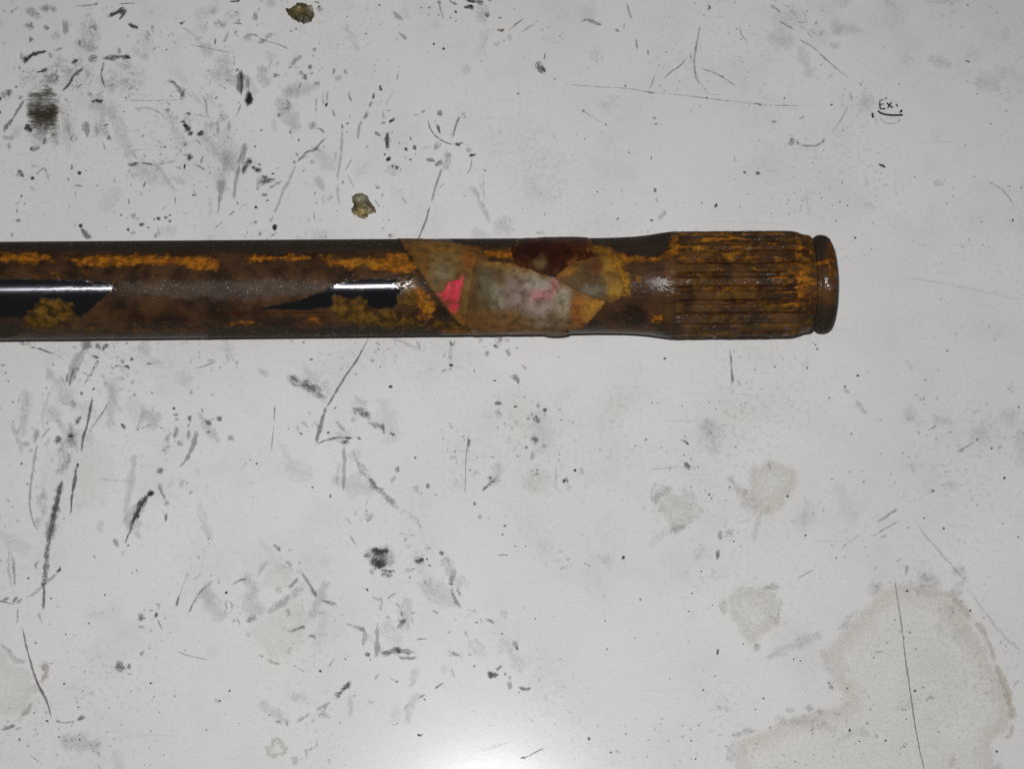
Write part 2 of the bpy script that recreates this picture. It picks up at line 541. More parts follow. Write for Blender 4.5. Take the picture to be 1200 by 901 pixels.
def oval(x, y, rx, ry=None, rot=0.0, n=9, jit=0.18):
    ry = rx if ry is None else ry
    out = []
    for i in range(n):
        a = 2 * math.pi * i / n
        k = 1 + (random.random() - .5) * 2 * jit
        px, py = rx * k * math.cos(a), ry * k * math.sin(a)
        out.append((x + px * math.cos(rot) - py * math.sin(rot), y + px * math.sin(rot) + py * math.cos(rot)))
    return out

# --- traced marks: L = stroke (points, width, strength, brk, streak, colour, end width)
def L(pts, w, s, brk=0.5, streak=0.3, col=BLACK, w2=None):
    LINES.append((pts, w, s, brk, streak, col, w2))
def Bl(x, y, r, s, brk=0.5, ry=None, rot=0.0, col=BLACK, soft=None):
    BLOBS.append((x, y, r, s, brk, ry, rot, col, soft))
LINES, BLOBS, DOTS = [], [], []
# far left corner
L([(86,7),(100,7),(110,6),(118,2)],1.5,.45); Bl(113,5,3,.55,.8,1.8); L([(135,5),(148,4.5),(160,4)],1.3,.6)
L([(124,20),(131,18),(139,14),(149,10)],5,.85,.45); L([(148,10),(145,17),(139,24)],3.5,.8,.5); L([(149,27),(155,30),(163,34)],4,.8,.4)
L([(28,10),(38,15),(45,20),(50,22)],6,.4,.7,.5); L([(46,10),(60,8),(67,18)],5,.35,1.1); L([(45,7),(52,12),(58,9)],6,.5,1.2); Bl(35,31,6,.55,.9,5,0,(0.06,0.05,0.05)); L([(50,30),(58,36)],4.5,.5,.6); Bl(36,47,3.2,.55,.5,4.2)
L([(75,22),(77,33),(78,43)],5.5,.35,.4,.9); L([(60,39),(72,45)],8,.22,.8); Bl(94,50,1.8,.5,.5,4); Bl(25,66,3,.4,.7,4); L([(2,13),(8,14)],3,.4,.7); Bl(14,14,2.5,.45,.8); L([(15,13),(22,8)],2.5,.35,.8)
L([(25,75),(30,70),(38,65),(48,62),(58,60)],7,.95,.4,.3,BLACK,2); L([(62,60),(68,59),(74,55)],2.5,.4,.8); L([(57,61),(62,69)],5,.35,1); Bl(23,80,1.6,.7); Bl(27,84,1.8,.6); Bl(17,80,2,.4,.9)
L([(42,86),(50,83),(58,80)],3,.8,.5); L([(83,75),(88,72),(93,70)],3,.8,.6); L([(72,108),(79,101),(85,91),(92,85),(100,80)],3.6,.78,.55,.7); L([(89,105),(99,96)],1.6,.55)
L([(105,74),(108,69),(115,65)],6,.7,.8); L([(117,70),(125,68),(140,66),(148,67),(154,69)],5,.78,.6,.5); L([(139,55),(140,65)],3,.35); L([(122,72),(119,85),(120,95),(124,104)],3.6,.6,.7,.5,BLACK,1.5); L([(146,66),(154,69)],4,.85,.3)
L([(106,121),(113,118),(118,119),(122,115)],3.2,.85,.5); L([(102,112),(108,108)],6,.45,1.2); L([(112,113),(122,107)],1.1,.4); L([(124,102),(135,98)],1.2,.35)
L([(10,113),(12,104)],4,.7,.7); L([(0,114),(12,108)],9,.5,1.2); Bl(0,116,3,.92,.3); Bl(0,132,2,.92,.2); Bl(19,102,2.2,.6,.6)
L([(20,115),(28,114)],5.5,.5,.7,.6,OLIVE); L([(29,113),(45,112),(69,110)],5,.7,.6,.85,OLIVE); L([(44,108),(55,106),(66,107)],4.5,.55,.9,.85,OLIVE)
L([(30,119),(50,117),(68,117)],6,.38,.9,.9,OLIVE); L([(29,126),(50,125),(70,126)],8,.75,.6,.9,OLIVE); L([(29,133),(50,134),(70,132)],9,.85,.55,.9,(0.035,0.032,0.015)); L([(31,141),(50,142),(70,141)],9,.75,.7,.9,OLIVE); L([(36,149),(52,150),(70,147)],8,.55,.9,.9,OLIVE); L([(58,157),(64,158),(70,155)],6,.4,1.1,.8,OLIVE)
L([(45,100),(55,98),(66,94)],14,.4,1.4,.2); L([(50,90),(60,92),(70,97)],8,.4,1.3); L([(12,146),(16,137),(22,128),(30,115)],2.4,.55,.5); L([(4,156),(8,148),(15,139)],4,.7,.5)
L([(60,78),(90,88),(110,95)],24,.3,1.9,.2); L([(125,80),(150,92),(165,105)],30,.28,2.0,.3); L([(20,92),(60,88),(90,80)],20,.25,2.0)
L([(29,131),(50,130),(71,131)],40,.62,.95,.9,OLIVE); L([(36,137),(50,136),(68,137)],20,.6,.8,.9,(0.03,0.027,0.013))
# far left, second column
L([(268,2),(276,2),(283,0)],2.2,.85); L([(207,25),(213,28),(219,22)],1.4,.6,.8); Bl(213,27.5,2.2,.95,.2); L([(225,28),(235,31),(245,36)],12,.32,1.7); Bl(257,28,8,.36,.7,6.5); L([(247,18),(250,12),(253,9)],6,.35,1.2); L([(272,27),(285,29)],1.6,.5); Bl(277,15,2,.5,.6); L([(262,15),(272,20),(285,22)],14,.25,1.7)
L([(251,54),(253,44)],2.2,.55); L([(261,53),(265,44),(269,36)],3,.3,.6); L([(220,52),(240,56),(270,62)],1.2,.3,.9); L([(255,60),(278,62)],7,.3,1.8); L([(289,41),(297,41),(304,44)],2,.42); Bl(290,45,4.5,.35,.8,5); Bl(195,59,1.5,.85,.2); L([(304,50),(310,47)],5,.4,1.3)
L([(194,94),(203,97),(209,104),(214,112),(218,117)],2,.5,.5,.3,BLACK,5.5); Bl(214,110,3,.55,.6,5,.5); L([(281,80),(282,92),(281,112)],7,.6,.5,.95); L([(283,80),(283,100),(283,116)],2.2,.65,.4,.9); L([(275,84),(281,81)],2.6,.9); L([(290,85),(290,95),(290,108)],3.4,.35,.4,.9)
L([(290,104),(292,114),(291,127)],5,.95,.3,.3,BLACK,7); Bl(293,116,4,.95,.3,6.5); L([(284,118),(280,129),(275,140)],1.3,.45); L([(235,113),(241,120),(243,135),(248,141)],2.2,.3,.6); L([(217,133),(225,134)],2.8,.75); L([(222,133),(245,138)],1.3,.38,.7); L([(192,130),(200,128)],2.6,.5); L([(155,129),(170,127),(185,131),(195,140)],2.6,.25,.9); Bl(253,115,2,.65,.5,1.4,-.6); L([(255,122),(262,126)],5,.25,1.2); L([(255,135),(268,140)],9,.3,1.6); L([(150,118),(180,118),(215,117)],1.4,.25,1)
# left, above the bar
L([(27,148),(33,151),(38,155)],6,.96,.4); Bl(47,146,2,.92,.2); Bl(61,145,2.5,.9,.5); L([(60,150),(63,160),(66,173)],8,.5,1.4); L([(49,164),(52,168),(52,160)],4,.55,.7); L([(33,176),(40,174),(48,172)],4.5,.6,.7); Bl(36.5,175,1.8,.9,.2); L([(8,168),(12,175)],5,.5,.9); L([(0,162),(10,161),(18,158)],5,.3,1); L([(38,161),(56,158)],7,.3,1.6)
L([(97,142),(102,150),(103,163)],9,.5,.6,.7,GREY,4); L([(108,150),(118,150),(126,147)],16,.45,1.5); Bl(124,147,3,.96,.2,1.7,-.2); L([(124,163),(130,159)],5.5,.55,.7); L([(120,165),(124,178)],1.6,.3); L([(81,165),(85,159)],2.2,.65); L([(88,168),(91,159)],1.3,.35)
L([(21,197),(24,203),(28,209)],3.8,.78,.4); L([(19,202),(23,208)],2,.3); Bl(38,209,2.9,.98,.25); L([(41,206),(50,198),(54,201),(58,215)],2,.27); L([(35,195),(43,194)],2.6,.25,.8); L([(33,220),(42,222)],4,.25,.9); Bl(93,203,2.8,.98,.25,2.4); Bl(101,200,1.4,.6,.2); Bl(84,196,1.3,.6,.4,3); Bl(80,210,1.7,.65,.4)
L([(86,218),(92,218),(98,219)],2.2,.42); L([(89,223),(88,232)],1.7,.45); Bl(25,230,1.5,.85,.2,2); Bl(29,239,2,.55,.5,1.4); L([(18,258),(26,258)],3.6,.65,.7); L([(20,244),(20,250)],1.8,.55); L([(16,241),(24,236)],1.2,.25); Bl(134,212,1.4,.8,.2); L([(148,193),(156,193),(164,190)],4.4,.72,.5); L([(164,191),(172,192),(182,194)],1.8,.6); L([(182,194),(198,190),(210,187)],1.3,.36,.8)
L([(92,263),(97,266)],4,.96,.3); L([(94,266),(100,273),(108,282)],5.5,.68,.5,.8,BLACK,3.5); L([(13,272),(15,280)],4,.3,.6,.6); L([(150,232),(152,241)],1.6,.55); Bl(142,252,1.8,.65,.4); Bl(149,256,1.5,.5,.4)
L([(214,145),(219,150),(222,155)],5,.95,.5); Bl(223,157,4.4,.95,.4); Bl(214.5,143,3,.85,.6,2); L([(231,160),(236,156),(239,153)],4.4,.88,.5); Bl(216,169,3.5,.35,.7,4); Bl(222,185,4.6,.88,.5); L([(216,200),(217,191)],2.2,.92,.4); Bl(210,197,2,.6,.8); L([(228,192),(236,197),(243,202)],1.7,.52); L([(236,184),(239,184)],3,.5,.7); L([(236,184),(236,193)],2.6,.5,.6)
L([(185,172),(190,173),(196,172)],2.6,.6,1.1); L([(150,179),(160,176),(172,175)],1.2,.34,.8); L([(168,221),(171,212)],1.6,.72); L([(205,229),(205,242)],1.7,.5); Bl(227,229,2.4,.72,.4,1.6); Bl(226,225,2.6,.35,.9,1.6); L([(150,198),(158,210)],4,.22,1)
L([(288,167),(284,182),(281,195)],7,.5,.5,.95); L([(281,190),(278,205),(275,222),(273,236)],3.6,.4,.4,.95); L([(293,183),(288,194),(284,205)],8,.72,.5,.9,OLIVE); L([(287,192),(284,206)],3,.7,.4,.8); L([(290,190),(297,190)],3,.9,.5); Bl(302,200,4.6,.95,.55,3.8); Bl(297,197,2.6,.92,.5); Bl(304,193,2,.92,.3,1.6); L([(300,220),(306,212),(312,206)],7,.55,.9); Bl(299,172,1.6,.95,.2)
L([(262,208),(259,225),(256,240)],9,.36,.5,.95,OLIVE,4); L([(257,230),(255,252)],2,.4,.4,.9); L([(256,140),(255,158)],5,.3,.8,.9); L([(269,140),(268,156)],3.5,.3,.7,.9); Bl(249,145,5,.25,1); L([(246,228),(247,255)],4,.35,1.7); L([(265,180),(262,215)],8,.14,.8,.95); L([(277,235),(280,241)],2.4,.72); L([(280,242),(286,241),(293,240)],1.3,.45); L([(276,246),(267,254)],1.8,.5); L([(262,260),(251,268)],1.4,.3)
Bl(300,243,2.6,.72,.6); Bl(300,260,2.6,.6,.7); L([(303,277),(306,271)],2.8,.62); Bl(157,253,4,.5,1.1); Bl(161,256,2.6,.4,1); Bl(166,263,4,.88,.5,2.6); Bl(174,267,2,.8,.4,1.6); Bl(186,256,2.6,.92,.3); Bl(181,257,1.8,.8,.3); Bl(194,255,2.8,.7,.7); Bl(199,252,2,.72,.4); Bl(199,259,2,.85,.3); Bl(150,269,2.4,.92,.3); Bl(156,273,3,.5,1); Bl(182,277,3,.45,.8); Bl(186,272,3,.25,.8,5); L([(304,154),(309,152)],2,.6); L([(188,248),(196,241)],1.5,.25)
L([(196,262),(196,280)],16,.12,1,.9)
# far edge, centre left
Bl(374,8,2.2,.92,.4); L([(367,2),(371,3),(376,5)],1.7,.7,.7); L([(372,7),(379,14)],6,.3,.9); L([(300,43),(310,48),(325,52),(342,60)],1.2,.5,.6); L([(302,54),(309,48),(316,42),(325,39)],3.4,.38,.9); Bl(347,34,1.6,.8,.2); L([(339,37),(343,36)],1.5,.5); L([(338,79),(347,71),(356,64)],4.4,.38,.6,.4); Bl(340,79,2.4,.7,.4,1.2); L([(361,76),(366,80)],4.4,.62,.5); Bl(357,90,4,.66,.6,4.6,.3); Bl(369,59,3.4,.4,.9); Bl(366,86,3,.25,.6); Bl(374,83,1.6,.42,.4)
L([(392,77),(391,84),(390,91)],2.2,.42); L([(394,88),(398,96)],8,.22,.8); L([(402,81),(407,87)],3,.38,.6); L([(323,92),(323,85)],3.4,.58,.6); Bl(372,98,4,.42,1); L([(367,63),(367,68)],3,.3,.8); Bl(310,80,6,.16,.9); Bl(318,67,9,.14,1); Bl(382.5,123,2.2,.98,.15,2.6); L([(384,105),(383,121)],2.4,.3,.6,.8); L([(371,112),(370,135)],1.8,.28,.7); L([(379,105),(379,128)],2.2,.25,.9); L([(407,108),(410,114),(412,121)],2,.42); L([(445,99),(447,108)],2.6,.9); L([(438,109),(437,117)],3,.86,.6); L([(436,118),(433,127)],3.4,.45,1); L([(432,128),(430,134),(425,141)],4,.6,.8)
L([(389,127),(393,138)],2.4,.35,.7); L([(336,115),(338,122),(336,133)],4,.3,1.1); Bl(327,135,2.8,.52,.6); Bl(429,40,2,.6,.5,1.6); Bl(407,20,1.3,.65,.2); L([(313,82),(320,70)],4,.15,1); L([(322,77),(328,73)],4,.25,1); Bl(410,137,2,.4,.8); Bl(303,50,2,.4,.8)
L([(365,142),(367,153)],7,.35,.8); L([(370,150),(376,152),(381,158)],2.4,.52,.5); L([(384,160),(376,168),(369,176),(360,178),(353,185),(347,192)],2.4,.48,.4); L([(347,192),(340,209),(333,222),(326,240),(320,252)],3.6,.24,.5,.6); L([(347,191),(352,186),(363,182)],2,.3,.7); Bl(348,181,3.4,.42,.8,2.6); Bl(345,190,2.2,.62,.5); L([(363,190),(370,190)],3,.3,.8); Bl(379,172,1.8,.35,.7,3)
Bl(311,208,4.4,.72,.6,3.2); L([(305,214),(315,212),(325,212)],4,.78,.5,.7); L([(313,222),(322,217),(333,211)],2.4,.32,.7); Bl(320,204,2.6,.82,.3,1.4); L([(322,199),(329,196)],1.6,.3); Bl(310,228,4,.6,.6,2.6); Bl(313,235,2.2,.6,.5,1.2); Bl(302,221,2,.6,.6); Bl(300,243,2,.6,.3); L([(321,271),(323,262)],5,.82,.4); Bl(322,267,2.8,.6,.4,4); L([(315,279),(326,272)],1.7,.3); L([(320,252),(317,262)],3,.25,.8); L([(400,145),(402,152)],2.2,.82); L([(401,150),(400,170),(398,195),(395,213)],3,.24,.4,.8); L([(395,213),(396,225),(398,243)],3,.22,.5,.8); L([(414,184),(408,194),(402,203)],1.3,.32); L([(407,204),(411,212),(416,222)],1.3,.26); L([(393,176),(392,192)],5,.22,1); L([(424,140),(420,152),(419,166)],3.6,.45,.9); Bl(430,172,2.4,.42,.8); Bl(407,145,1.9,.8,.3,1.3); Bl(350,164,1.7,.8,.3,2.2); Bl(407,155,1.8,.4,.6)
L([(438,154),(448,160)],2.4,.72); L([(446,147),(452,143)],3.4,.52,.6); Bl(458,142,2,.5,.4); Bl(371,238,2,.42,.7); L([(368,246),(368,259)],1.4,.42); Bl(388,232,2.4,.3,.8); Bl(402,214,2,.35,.6,2.6); L([(375,236),(392,230)],6,.2,1.6); Bl(458,276,4,.62,.9,3.4,0,OLIVE); Bl(634,273,5.5,.38,1,2.6,0,OLIVE); L([(415,210),(435,190)],12,.1,1.4)
# upper centre: dotted clutter
Bl(459,141,5,.92,.35,2.6,-.5); L([(450,128),(449,134),(449,142)],2.4,.25,.7); L([(452,129),(459,130)],2,.25,.8); L([(462,104),(455,118),(450,129)],1.2,.22,.5); L([(455,154),(454,160),(455,167),(454,178)],5,.92,.75,.5); Bl(451,181,1.9,.95,.3); Bl(455.5,186,4,.95,.5,3.4); L([(452,186),(458,187)],3,.9,.4); Bl(460,195,2,.85,.5); Bl(465,197,3.2,.82,.6,2.2,.5); Bl(470,199,1.6,.42,.5); Bl(460,156,1.6,.6,.5); Bl(476,175,2.3,.96,.2,2.7); L([(486,169),(486,177)],4.4,.88,.7); L([(481,158),(482,166)],1.9,.72,.7); Bl(481,187,2.4,.6,.5,1.7); Bl(468,168,1.6,.42,.4); Bl(476,169,2,.4,.9); Bl(475,185,2,.3,.8)
Bl(487,135,3.4,.32,.8,2); L([(493,132),(499,129)],2.4,.46,.6); L([(513,136),(518,129)],7,.72,1.2); L([(511,145),(514,152),(516,159)],2.6,.84,.5); Bl(510,142,1.4,.5,.5); L([(501,138),(503,148),(508,157),(515,163),(524,168),(534,170)],1.3,.62,.25); L([(530,164),(533,150),(536,142),(541,134)],2.5,.52,.4,.6); L([(540,133),(547,133)],7,.36,1.2); L([(509,168),(517,173)],8,.36,1.4); Bl(511,174,2,.6,.7); L([(528,163),(530,150)],1.2,.2)
Bl(536,169,3.8,.98,.3,3.4); L([(538,169),(543,168)],3,.7,.6); L([(546,174),(550,177),(553,175)],5,.55,1.1); Bl(554,182,5,.92,.35,2.4,-.25); L([(553,185),(551,198),(546,206)],1.4,.36,.4); L([(498,188),(505,188),(511,191)],3.4,.55,.5); L([(508,194),(514,191),(520,188)],6,.62,.5); L([(523,176),(525,188),(524,198)],6,.42,1.1); L([(518,196),(511,218),(505,238)],2.6,.44,.4,.6); L([(505,238),(498,260),(489,283)],2,.58,.35,.5); L([(518,198),(527,193)],5,.35,1); L([(567,201),(568,240)],1.3,.16); Bl(568,200,1.8,.5,.6,1.3); L([(470,230),(478,240)],1.4,.25); L([(455,220),(475,228)],8,.16,1.8); L([(490,176),(510,171)],1.2,.2)
L([(459,12),(466,19),(475,26)],6,.38,.5,.8,BLACK,2.6); L([(467,37),(472,42),(477,48)],5,.34,.7,.6); Bl(465,47,3.4,.24,1); L([(514,0),(516,12),(520,24)],1.8,.34); L([(514,0),(516,6)],3.6,.42); Bl(494,9.5,1.7,.6,.4); Bl(503,9,2.2,.5,.7); Bl(502,18,1.5,.5,.6); L([(525,0),(530,3),(537,6)],2.4,.62,.4); Bl(534,14.5,2.1,.98,.15); Bl(508.5,52,2,.98,.15); Bl(520,57.5,2.1,.98,.15); L([(544,0),(553,1),(560,1)],4.4,.86,.3); L([(557,1),(563,4),(568,3)],4,.72,.4); L([(571,0),(577,0)],3,.6); L([(542,9),(549,8),(553,9),(556,13)],3.4,.92,.5); Bl(552.5,7,2,.92,.2,1.5); L([(567,16),(575,19)],4.4,.72,.5); Bl(586,21,2.4,.62,.5,1.5); Bl(586.5,35.5,5,.85,.4,2.5,.05,RUSTY); L([(596,38),(600,33)],2,.3); Bl(528,21,1.6,.5,.6); L([(532,25),(536,25)],1.6,.4); Bl(468,78.5,1.3,.55,.3,1); L([(467,86),(464,96)],2.4,.38,.9); Bl(564,72,1.3,.5,.4); Bl(591,48,2,.35,.7); L([(550,36),(548,38)],1.2,.35); L([(480,25),(470,8)],6,.14,1.6); L([(505,28),(515,35)],10,.12,1.4)
# far edge, centre right
L([(598,34),(606,28),(615,21)],2.2,.5,.5); L([(610,39),(618,33),(628,28)],2,.27,.7); L([(630,70),(633,78),(640,87)],5.4,.72,.7,.5); L([(639,62),(638,71)],1.8,.62); L([(635,76),(640,86)],2.6,.6,.4); L([(678,25),(690,24),(697,27),(705,29)],3.4,.44,.7); Bl(702,29,3,.5,.5,1.4); Bl(723,36,4.2,.42,.7,2.3,.5); L([(731,25),(731,36)],1.2,.32); L([(734,2),(737,14),(741,26)],2.2,.42,.5); L([(745,44),(747,60)],2.2,.48,.5); L([(759,57),(760,67)],1.3,.52); L([(829,5),(832,9),(829,13)],2.2,.7,.6); Bl(825,18,1,.7,.2)
L([(821,28),(817,47),(814,68),(815,89),(821,101)],2.2,.46,.8,.5); L([(809,60),(810,73)],1.6,.42); L([(806,67),(797,77),(787,84),(776,94)],1.4,.52,.6); L([(768,86),(765,96),(760,106)],1.4,.42,.6); L([(818,79),(842,88),(865,103)],1.4,.36,.7); L([(757,108),(768,109)],2,.5); L([(662,99),(700,102),(735,104),(760,108),(800,112),(850,118),(895,123),(925,124),(955,124)],1.0,.36,1.0); L([(884,121),(894,124)],2.4,.72); L([(815,85),(828,108),(845,112)],1.2,.18); Bl(666,118,1.6,.4,.7); L([(668,120),(690,135),(708,145)],1.4,.24,1.2); Bl(684,130,1.7,.62,.4); L([(764,138),(770,139)],1.7,.6,.8); L([(765,146),(771,145)],1.7,.5,.8); L([(763,181),(763,189)],2.2,.4,.6); L([(768,219),(767,226)],2.6,.72,.5); Bl(764,258,2.6,.72,.4,1.8); L([(782,245),(776,252),(769,257)],5,.35,1); L([(767,231),(772,239)],1.7,.4,.6); L([(722,259),(726,254)],1.8,.5); Bl(873,202,2.2,.98,.2,1.6,.5); Bl(888,203,3,.98,.45,2.4); Bl(839,241,1.9,.98,.2,2.8,.4); L([(866,30),(870,42),(878,52)],2.4,.26,.7); L([(680,10),(700,20)],20,.08,1.2); L([(690,70),(706,60)],12,.12,1.7); L([(700,128),(730,118)],14,.1,1.6); L([(620,150),(640,200),(630,240)],40,.08,1.9); L([(860,180),(862,192)],1.2,.25)
# far right
L([(900,6),(908,10),(916,16)],2.4,.32,.7); L([(911,24),(922,30),(933,36)],1.8,.46,.6); L([(935,46),(953,56),(968,70),(982,82),(996,92)],1.7,.42,.6); Bl(978,53,8,.24,1.3,5.5,-.4); L([(970,92),(978,87)],4.4,.32,1.2); L([(996,107),(998,120)],3.4,.27,1); L([(995,122),(988,136),(980,148),(972,160)],1.3,.3,.7); L([(925,162),(931,171)],4.6,.62,.8); L([(933,165),(937,170)],3.4,.42,.9); L([(935,170),(948,171),(958,170),(966,164)],1.8,.42,.4); L([(963,168),(967,162)],2.4,.6); L([(918,118),(920,113)],1.6,.6); Bl(907,143,4,.42,.7,2.6); L([(935,141),(943,136)],1.8,.42,.7); Bl(974,123,2.2,.82,.4,1.6); Bl(1034,194,4.4,.96,.25,1.9,.4); Bl(1133,72,3.2,.76,.3,1.3,.3); L([(1085,66),(1100,72),(1118,77)],8,.14,.8); L([(1155,212),(1166,217),(1176,224),(1190,242)],1.5,.28,.7); L([(1055,72),(1070,65)],14,.1,1.4); L([(1170,40),(1185,42)],14,.1,1.3); L([(1170,85),(1180,88)],14,.1,1.4); L([(1090,160),(1105,150)],10,.12,1.5); L([(950,255),(945,228),(960,225)],5,.12,1.2,.3,TAN); Bl(930,18,16,.1,1.2); Bl(1050,20,22,.08,1.3); L([(1080,3),(1130,2)],4,.12,1); Bl(945,232,6,.14,1.1,4); L([(1010,240),(1030,245)],8,.1,1.6)
# left, below the bar
L([(33,406),(44,408),(54,412),(66,416)],3,.66,.5,.6,BLACK,1.4); L([(66,416),(74,420)],1.6,.35,.9); L([(0,428),(7,428)],2.2,.52); L([(20,401),(38,403)],3.4,.45,1); L([(108,399),(97,411),(88,428),(80,453)],9,.28,.5,.9); L([(94,409),(108,400)],9,.34,.6,.8); L([(88,428),(80,455)],2.2,.35,.4,.8); L([(106,416),(117,420)],3.8,.72,.5); L([(113,401),(118,411)],5,.55,.7); L([(119,412),(123,406),(127,402)],4,.88,.9); L([(89,430),(91,435)],5,.38,.8)
L([(118,414),(114,424),(110,433),(104,442),(99,452)],3,.72,1.6); Bl(109.5,456,2.6,.75,.4,1.8,-.5); Bl(95.5,461,2.2,.9,.3); Bl(107,439,1.7,.85,.3); Bl(110,431,1.6,.75,.3); Bl(114,424,1.5,.7,.3); L([(87,468),(85,480)],6,.55,1.1); L([(95,485),(92,492),(89,499)],4.6,.68,.6,.6); L([(90,500),(85,512),(86,525)],9,.46,1.4); L([(83,492),(80,530)],6,.32,1.3); Bl(83,511,3.6,.82,.6,2.4); L([(65,521),(68,514),(73,518)],5.4,.66,.8); L([(76,514),(79,519)],4,.5,.9); Bl(70,527,3,.4,1)
L([(109,464),(105,482),(102,497),(98,513),(95,531)],3,.68,.3,.7); L([(91,542),(88,560),(85,578),(82,606)],4,.78,.45,.5,BLACK,1.3); Bl(91,544,2,.85,.4); L([(130,468),(119,485),(103,508)],1.4,.56,.7); L([(142,495),(145,500),(147,504)],3.4,.76,.4); Bl(149,402.5,2.4,.45,.6,1.6)
Bl(138,428.5,3.4,.62,.6,1.8); Bl(149,430,4.4,.82,.5,2.4,.4); Bl(154,421,2.8,.8,.5,2.2); Bl(144,423,3,.42,.9); Bl(176,426,5,.56,.8,1.6); Bl(145,444,2.6,.26,.6); Bl(156,447,3.4,.22,.7); L([(160,422),(195,428)],8,.22,1.8); L([(43,500),(42,510),(40,521)],5,.42,.6,.6); L([(47,517),(52,509),(61,499)],2,.38,.6); Bl(37,528,3.4,.36,.7); L([(62,448),(68,440),(78,452)],2.2,.14,.8)
L([(60,455),(52,480),(50,505)],4,.1,.6,.8); L([(44,520),(39,545),(35,580),(36,600),(41,616),(47,622)],2.4,.34,.7); L([(42,605),(47,618)],8,.35,1.2); L([(73,561),(66,590),(60,617),(55,650),(52,680),(50,716)],7,.72,.75,.55,BLACK,4.6); L([(73,561),(66,592),(61,612)],4,.55,.6,.4); L([(62,600),(57,640)],9,.38,1.3); L([(64,558),(78,545),(82,530)],8,.34,1.2); L([(52,570),(50,595),(55,605)],8,.28,1.4); L([(45,668),(42,662),(47,655)],2,.35,.8)
L([(14,645),(16,665),(18,690)],2.6,.5,1); L([(4,705),(11,699)],4.4,.56,.6); L([(13,707),(22,698)],3.8,.54,.7); L([(19,708),(26,700)],3,.5,.7); L([(30,700),(42,694),(52,684),(62,676),(69,669)],3.4,.42,1); L([(68,671),(71,662)],3.4,.86,.8); Bl(67,669,2,.8,.4); L([(21,708),(20,732)],1.6,.5,1); L([(45,715),(50,732)],3,.3,.9,.6)
L([(133,629),(136,636),(140,642)],4.2,.44,.5,.5); Bl(145,648,4,.2,.7); L([(171,578),(176,579),(180,574)],6,.96,.35); Bl(176,579,4,.98,.2,3.2); L([(174,578),(166,591),(160,603),(154,616)],9,.82,.4,.8,BLACK,4); L([(158,604),(152,622),(146,640)],4,.6,.4,.85,BLACK,1.6); L([(168,583),(158,604),(150,625)],15,.22,.5,.9); L([(158,620),(166,632)],7,.2,.8,.7)
L([(203,476),(205,481)],3.6,.72,.4); Bl(206,485.5,3.6,.62,.5,2.2); Bl(207,491,2.8,.52,.5,2.2); L([(208,497),(205,516)],3.8,.46,.6,.7); Bl(222,490,2.6,.7,.5,3.6); Bl(221,498,2.4,.7,.4,2.2); L([(222,502),(220,516)],3.8,.38,.6,.7); L([(213,515),(208,523)],6,.46,.7); L([(200,505),(193,520)],6,.3,1.1); L([(200,521),(190,530)],6,.46,1.4); L([(231,503),(229,514),(225,527),(217,540),(209,549)],6,.42,.3,.8,BLACK,2.6); L([(189,547),(185,556)],5.4,.6,.5); L([(186,564),(189,576),(196,587)],5,.36,.4,.7); Bl(195,589,4.6,.36,.5,4); L([(195,600),(194,612)],5,.72,.5,.3,BLACK,2.4); L([(237,478),(237,485)],2.6,.52,.6); Bl(244.5,495.5,5,.62,.4,3.2,.15); Bl(257,490,5,.56,.4,3.2,-.1); L([(236,494),(254,490)],2,.3,.7); Bl(244,506,2.3,.98,.15,1.6); Bl(270,513.5,5,.42,.5,4,.6); L([(225,573),(221,580)],2.6,.4,.6); L([(217,560),(210,572)],3,.2,.7); Bl(162,502.5,2,.62,.6,1.6); Bl(224,459,2.4,.42,.9,4); Bl(178,460,1.7,.75,.3); L([(162,503),(180,496)],1.2,.25); L([(158,530),(152,570),(146,615)],7,.14,.5,.9); L([(195,570),(205,565)],7,.16,1.3); L([(170,470),(160,510)],5,.1,.6,.9)
L([(228,432),(240,429),(256,422)],1.7,.48,.8); L([(220,427),(226,421)],1.2,.25); L([(113,560),(158,565)],1.5,.12); L([(85,590),(105,588)],12,.12,1.4); Bl(117,618,5,.2,1.3,8)
# centre, below the bar
Bl(365,421,2.6,.72,.6,2); L([(338,402),(345,400)],5,.42,1.2); Bl(356,401,1.6,.6,.4); L([(322,474),(321,486),(321,497)],2.6,.46,.4,.4,BLACK,1.3); L([(321,495),(318,530)],1.4,.32)
L([(335,438),(345,446),(356,450),(367,457),(384,470)],9,.5,1,.5,GREY); L([(352,449),(362,453),(370,460)],8,.62,.9,.5); L([(340,440),(352,449)],4,.5,.8); Bl(366,442,14,.18,1.1,9,.7,(0.09,0.085,0.06)); Bl(380,455,12,.2,1.2,9,.7,(0.09,0.085,0.06)); L([(433,394),(418,422),(404,442),(392,462),(382,478)],1.4,.6,.2,.6,BLACK,3); L([(383,475),(377,495),(370,521)],4,.55,.3,.7,BLACK,3.4); L([(369,522),(378,517),(395,513),(412,513)],2.2,.62,.4); L([(398,518),(404,519),(411,518)],5,.72,1); Bl(404,518,2.6,.92,.4,2); Bl(421,513.5,2.8,.62,.5,2,.5); L([(403,521),(403,548),(402,577)],3.4,.27,.3,.9); L([(396,540),(394,570)],5,.14,.5,.9); L([(404,513),(415,513)],3,.75,.6)
L([(410,479),(420,481),(430,486),(437,491)],10,.56,1.1,.4,GREY); L([(420,483),(432,489)],6,.55,.9); L([(430,494),(440,498),(448,502),(451,510)],5,.56,1); Bl(414,491,4,.35,1.2); L([(447,495),(451,505)],3.4,.55,.8); Bl(460,508.5,4,.62,.5,2.2,.5); L([(391,492),(398,499),(406,507)],4,.36,1.1); Bl(384.5,507,2,.97,.15); L([(456,455),(459,451)],3,.82,.5); Bl(393,478,1.8,.72,.4,1.5); Bl(362,484,2.4,.2,.8); Bl(386,505,1,.4,.2)
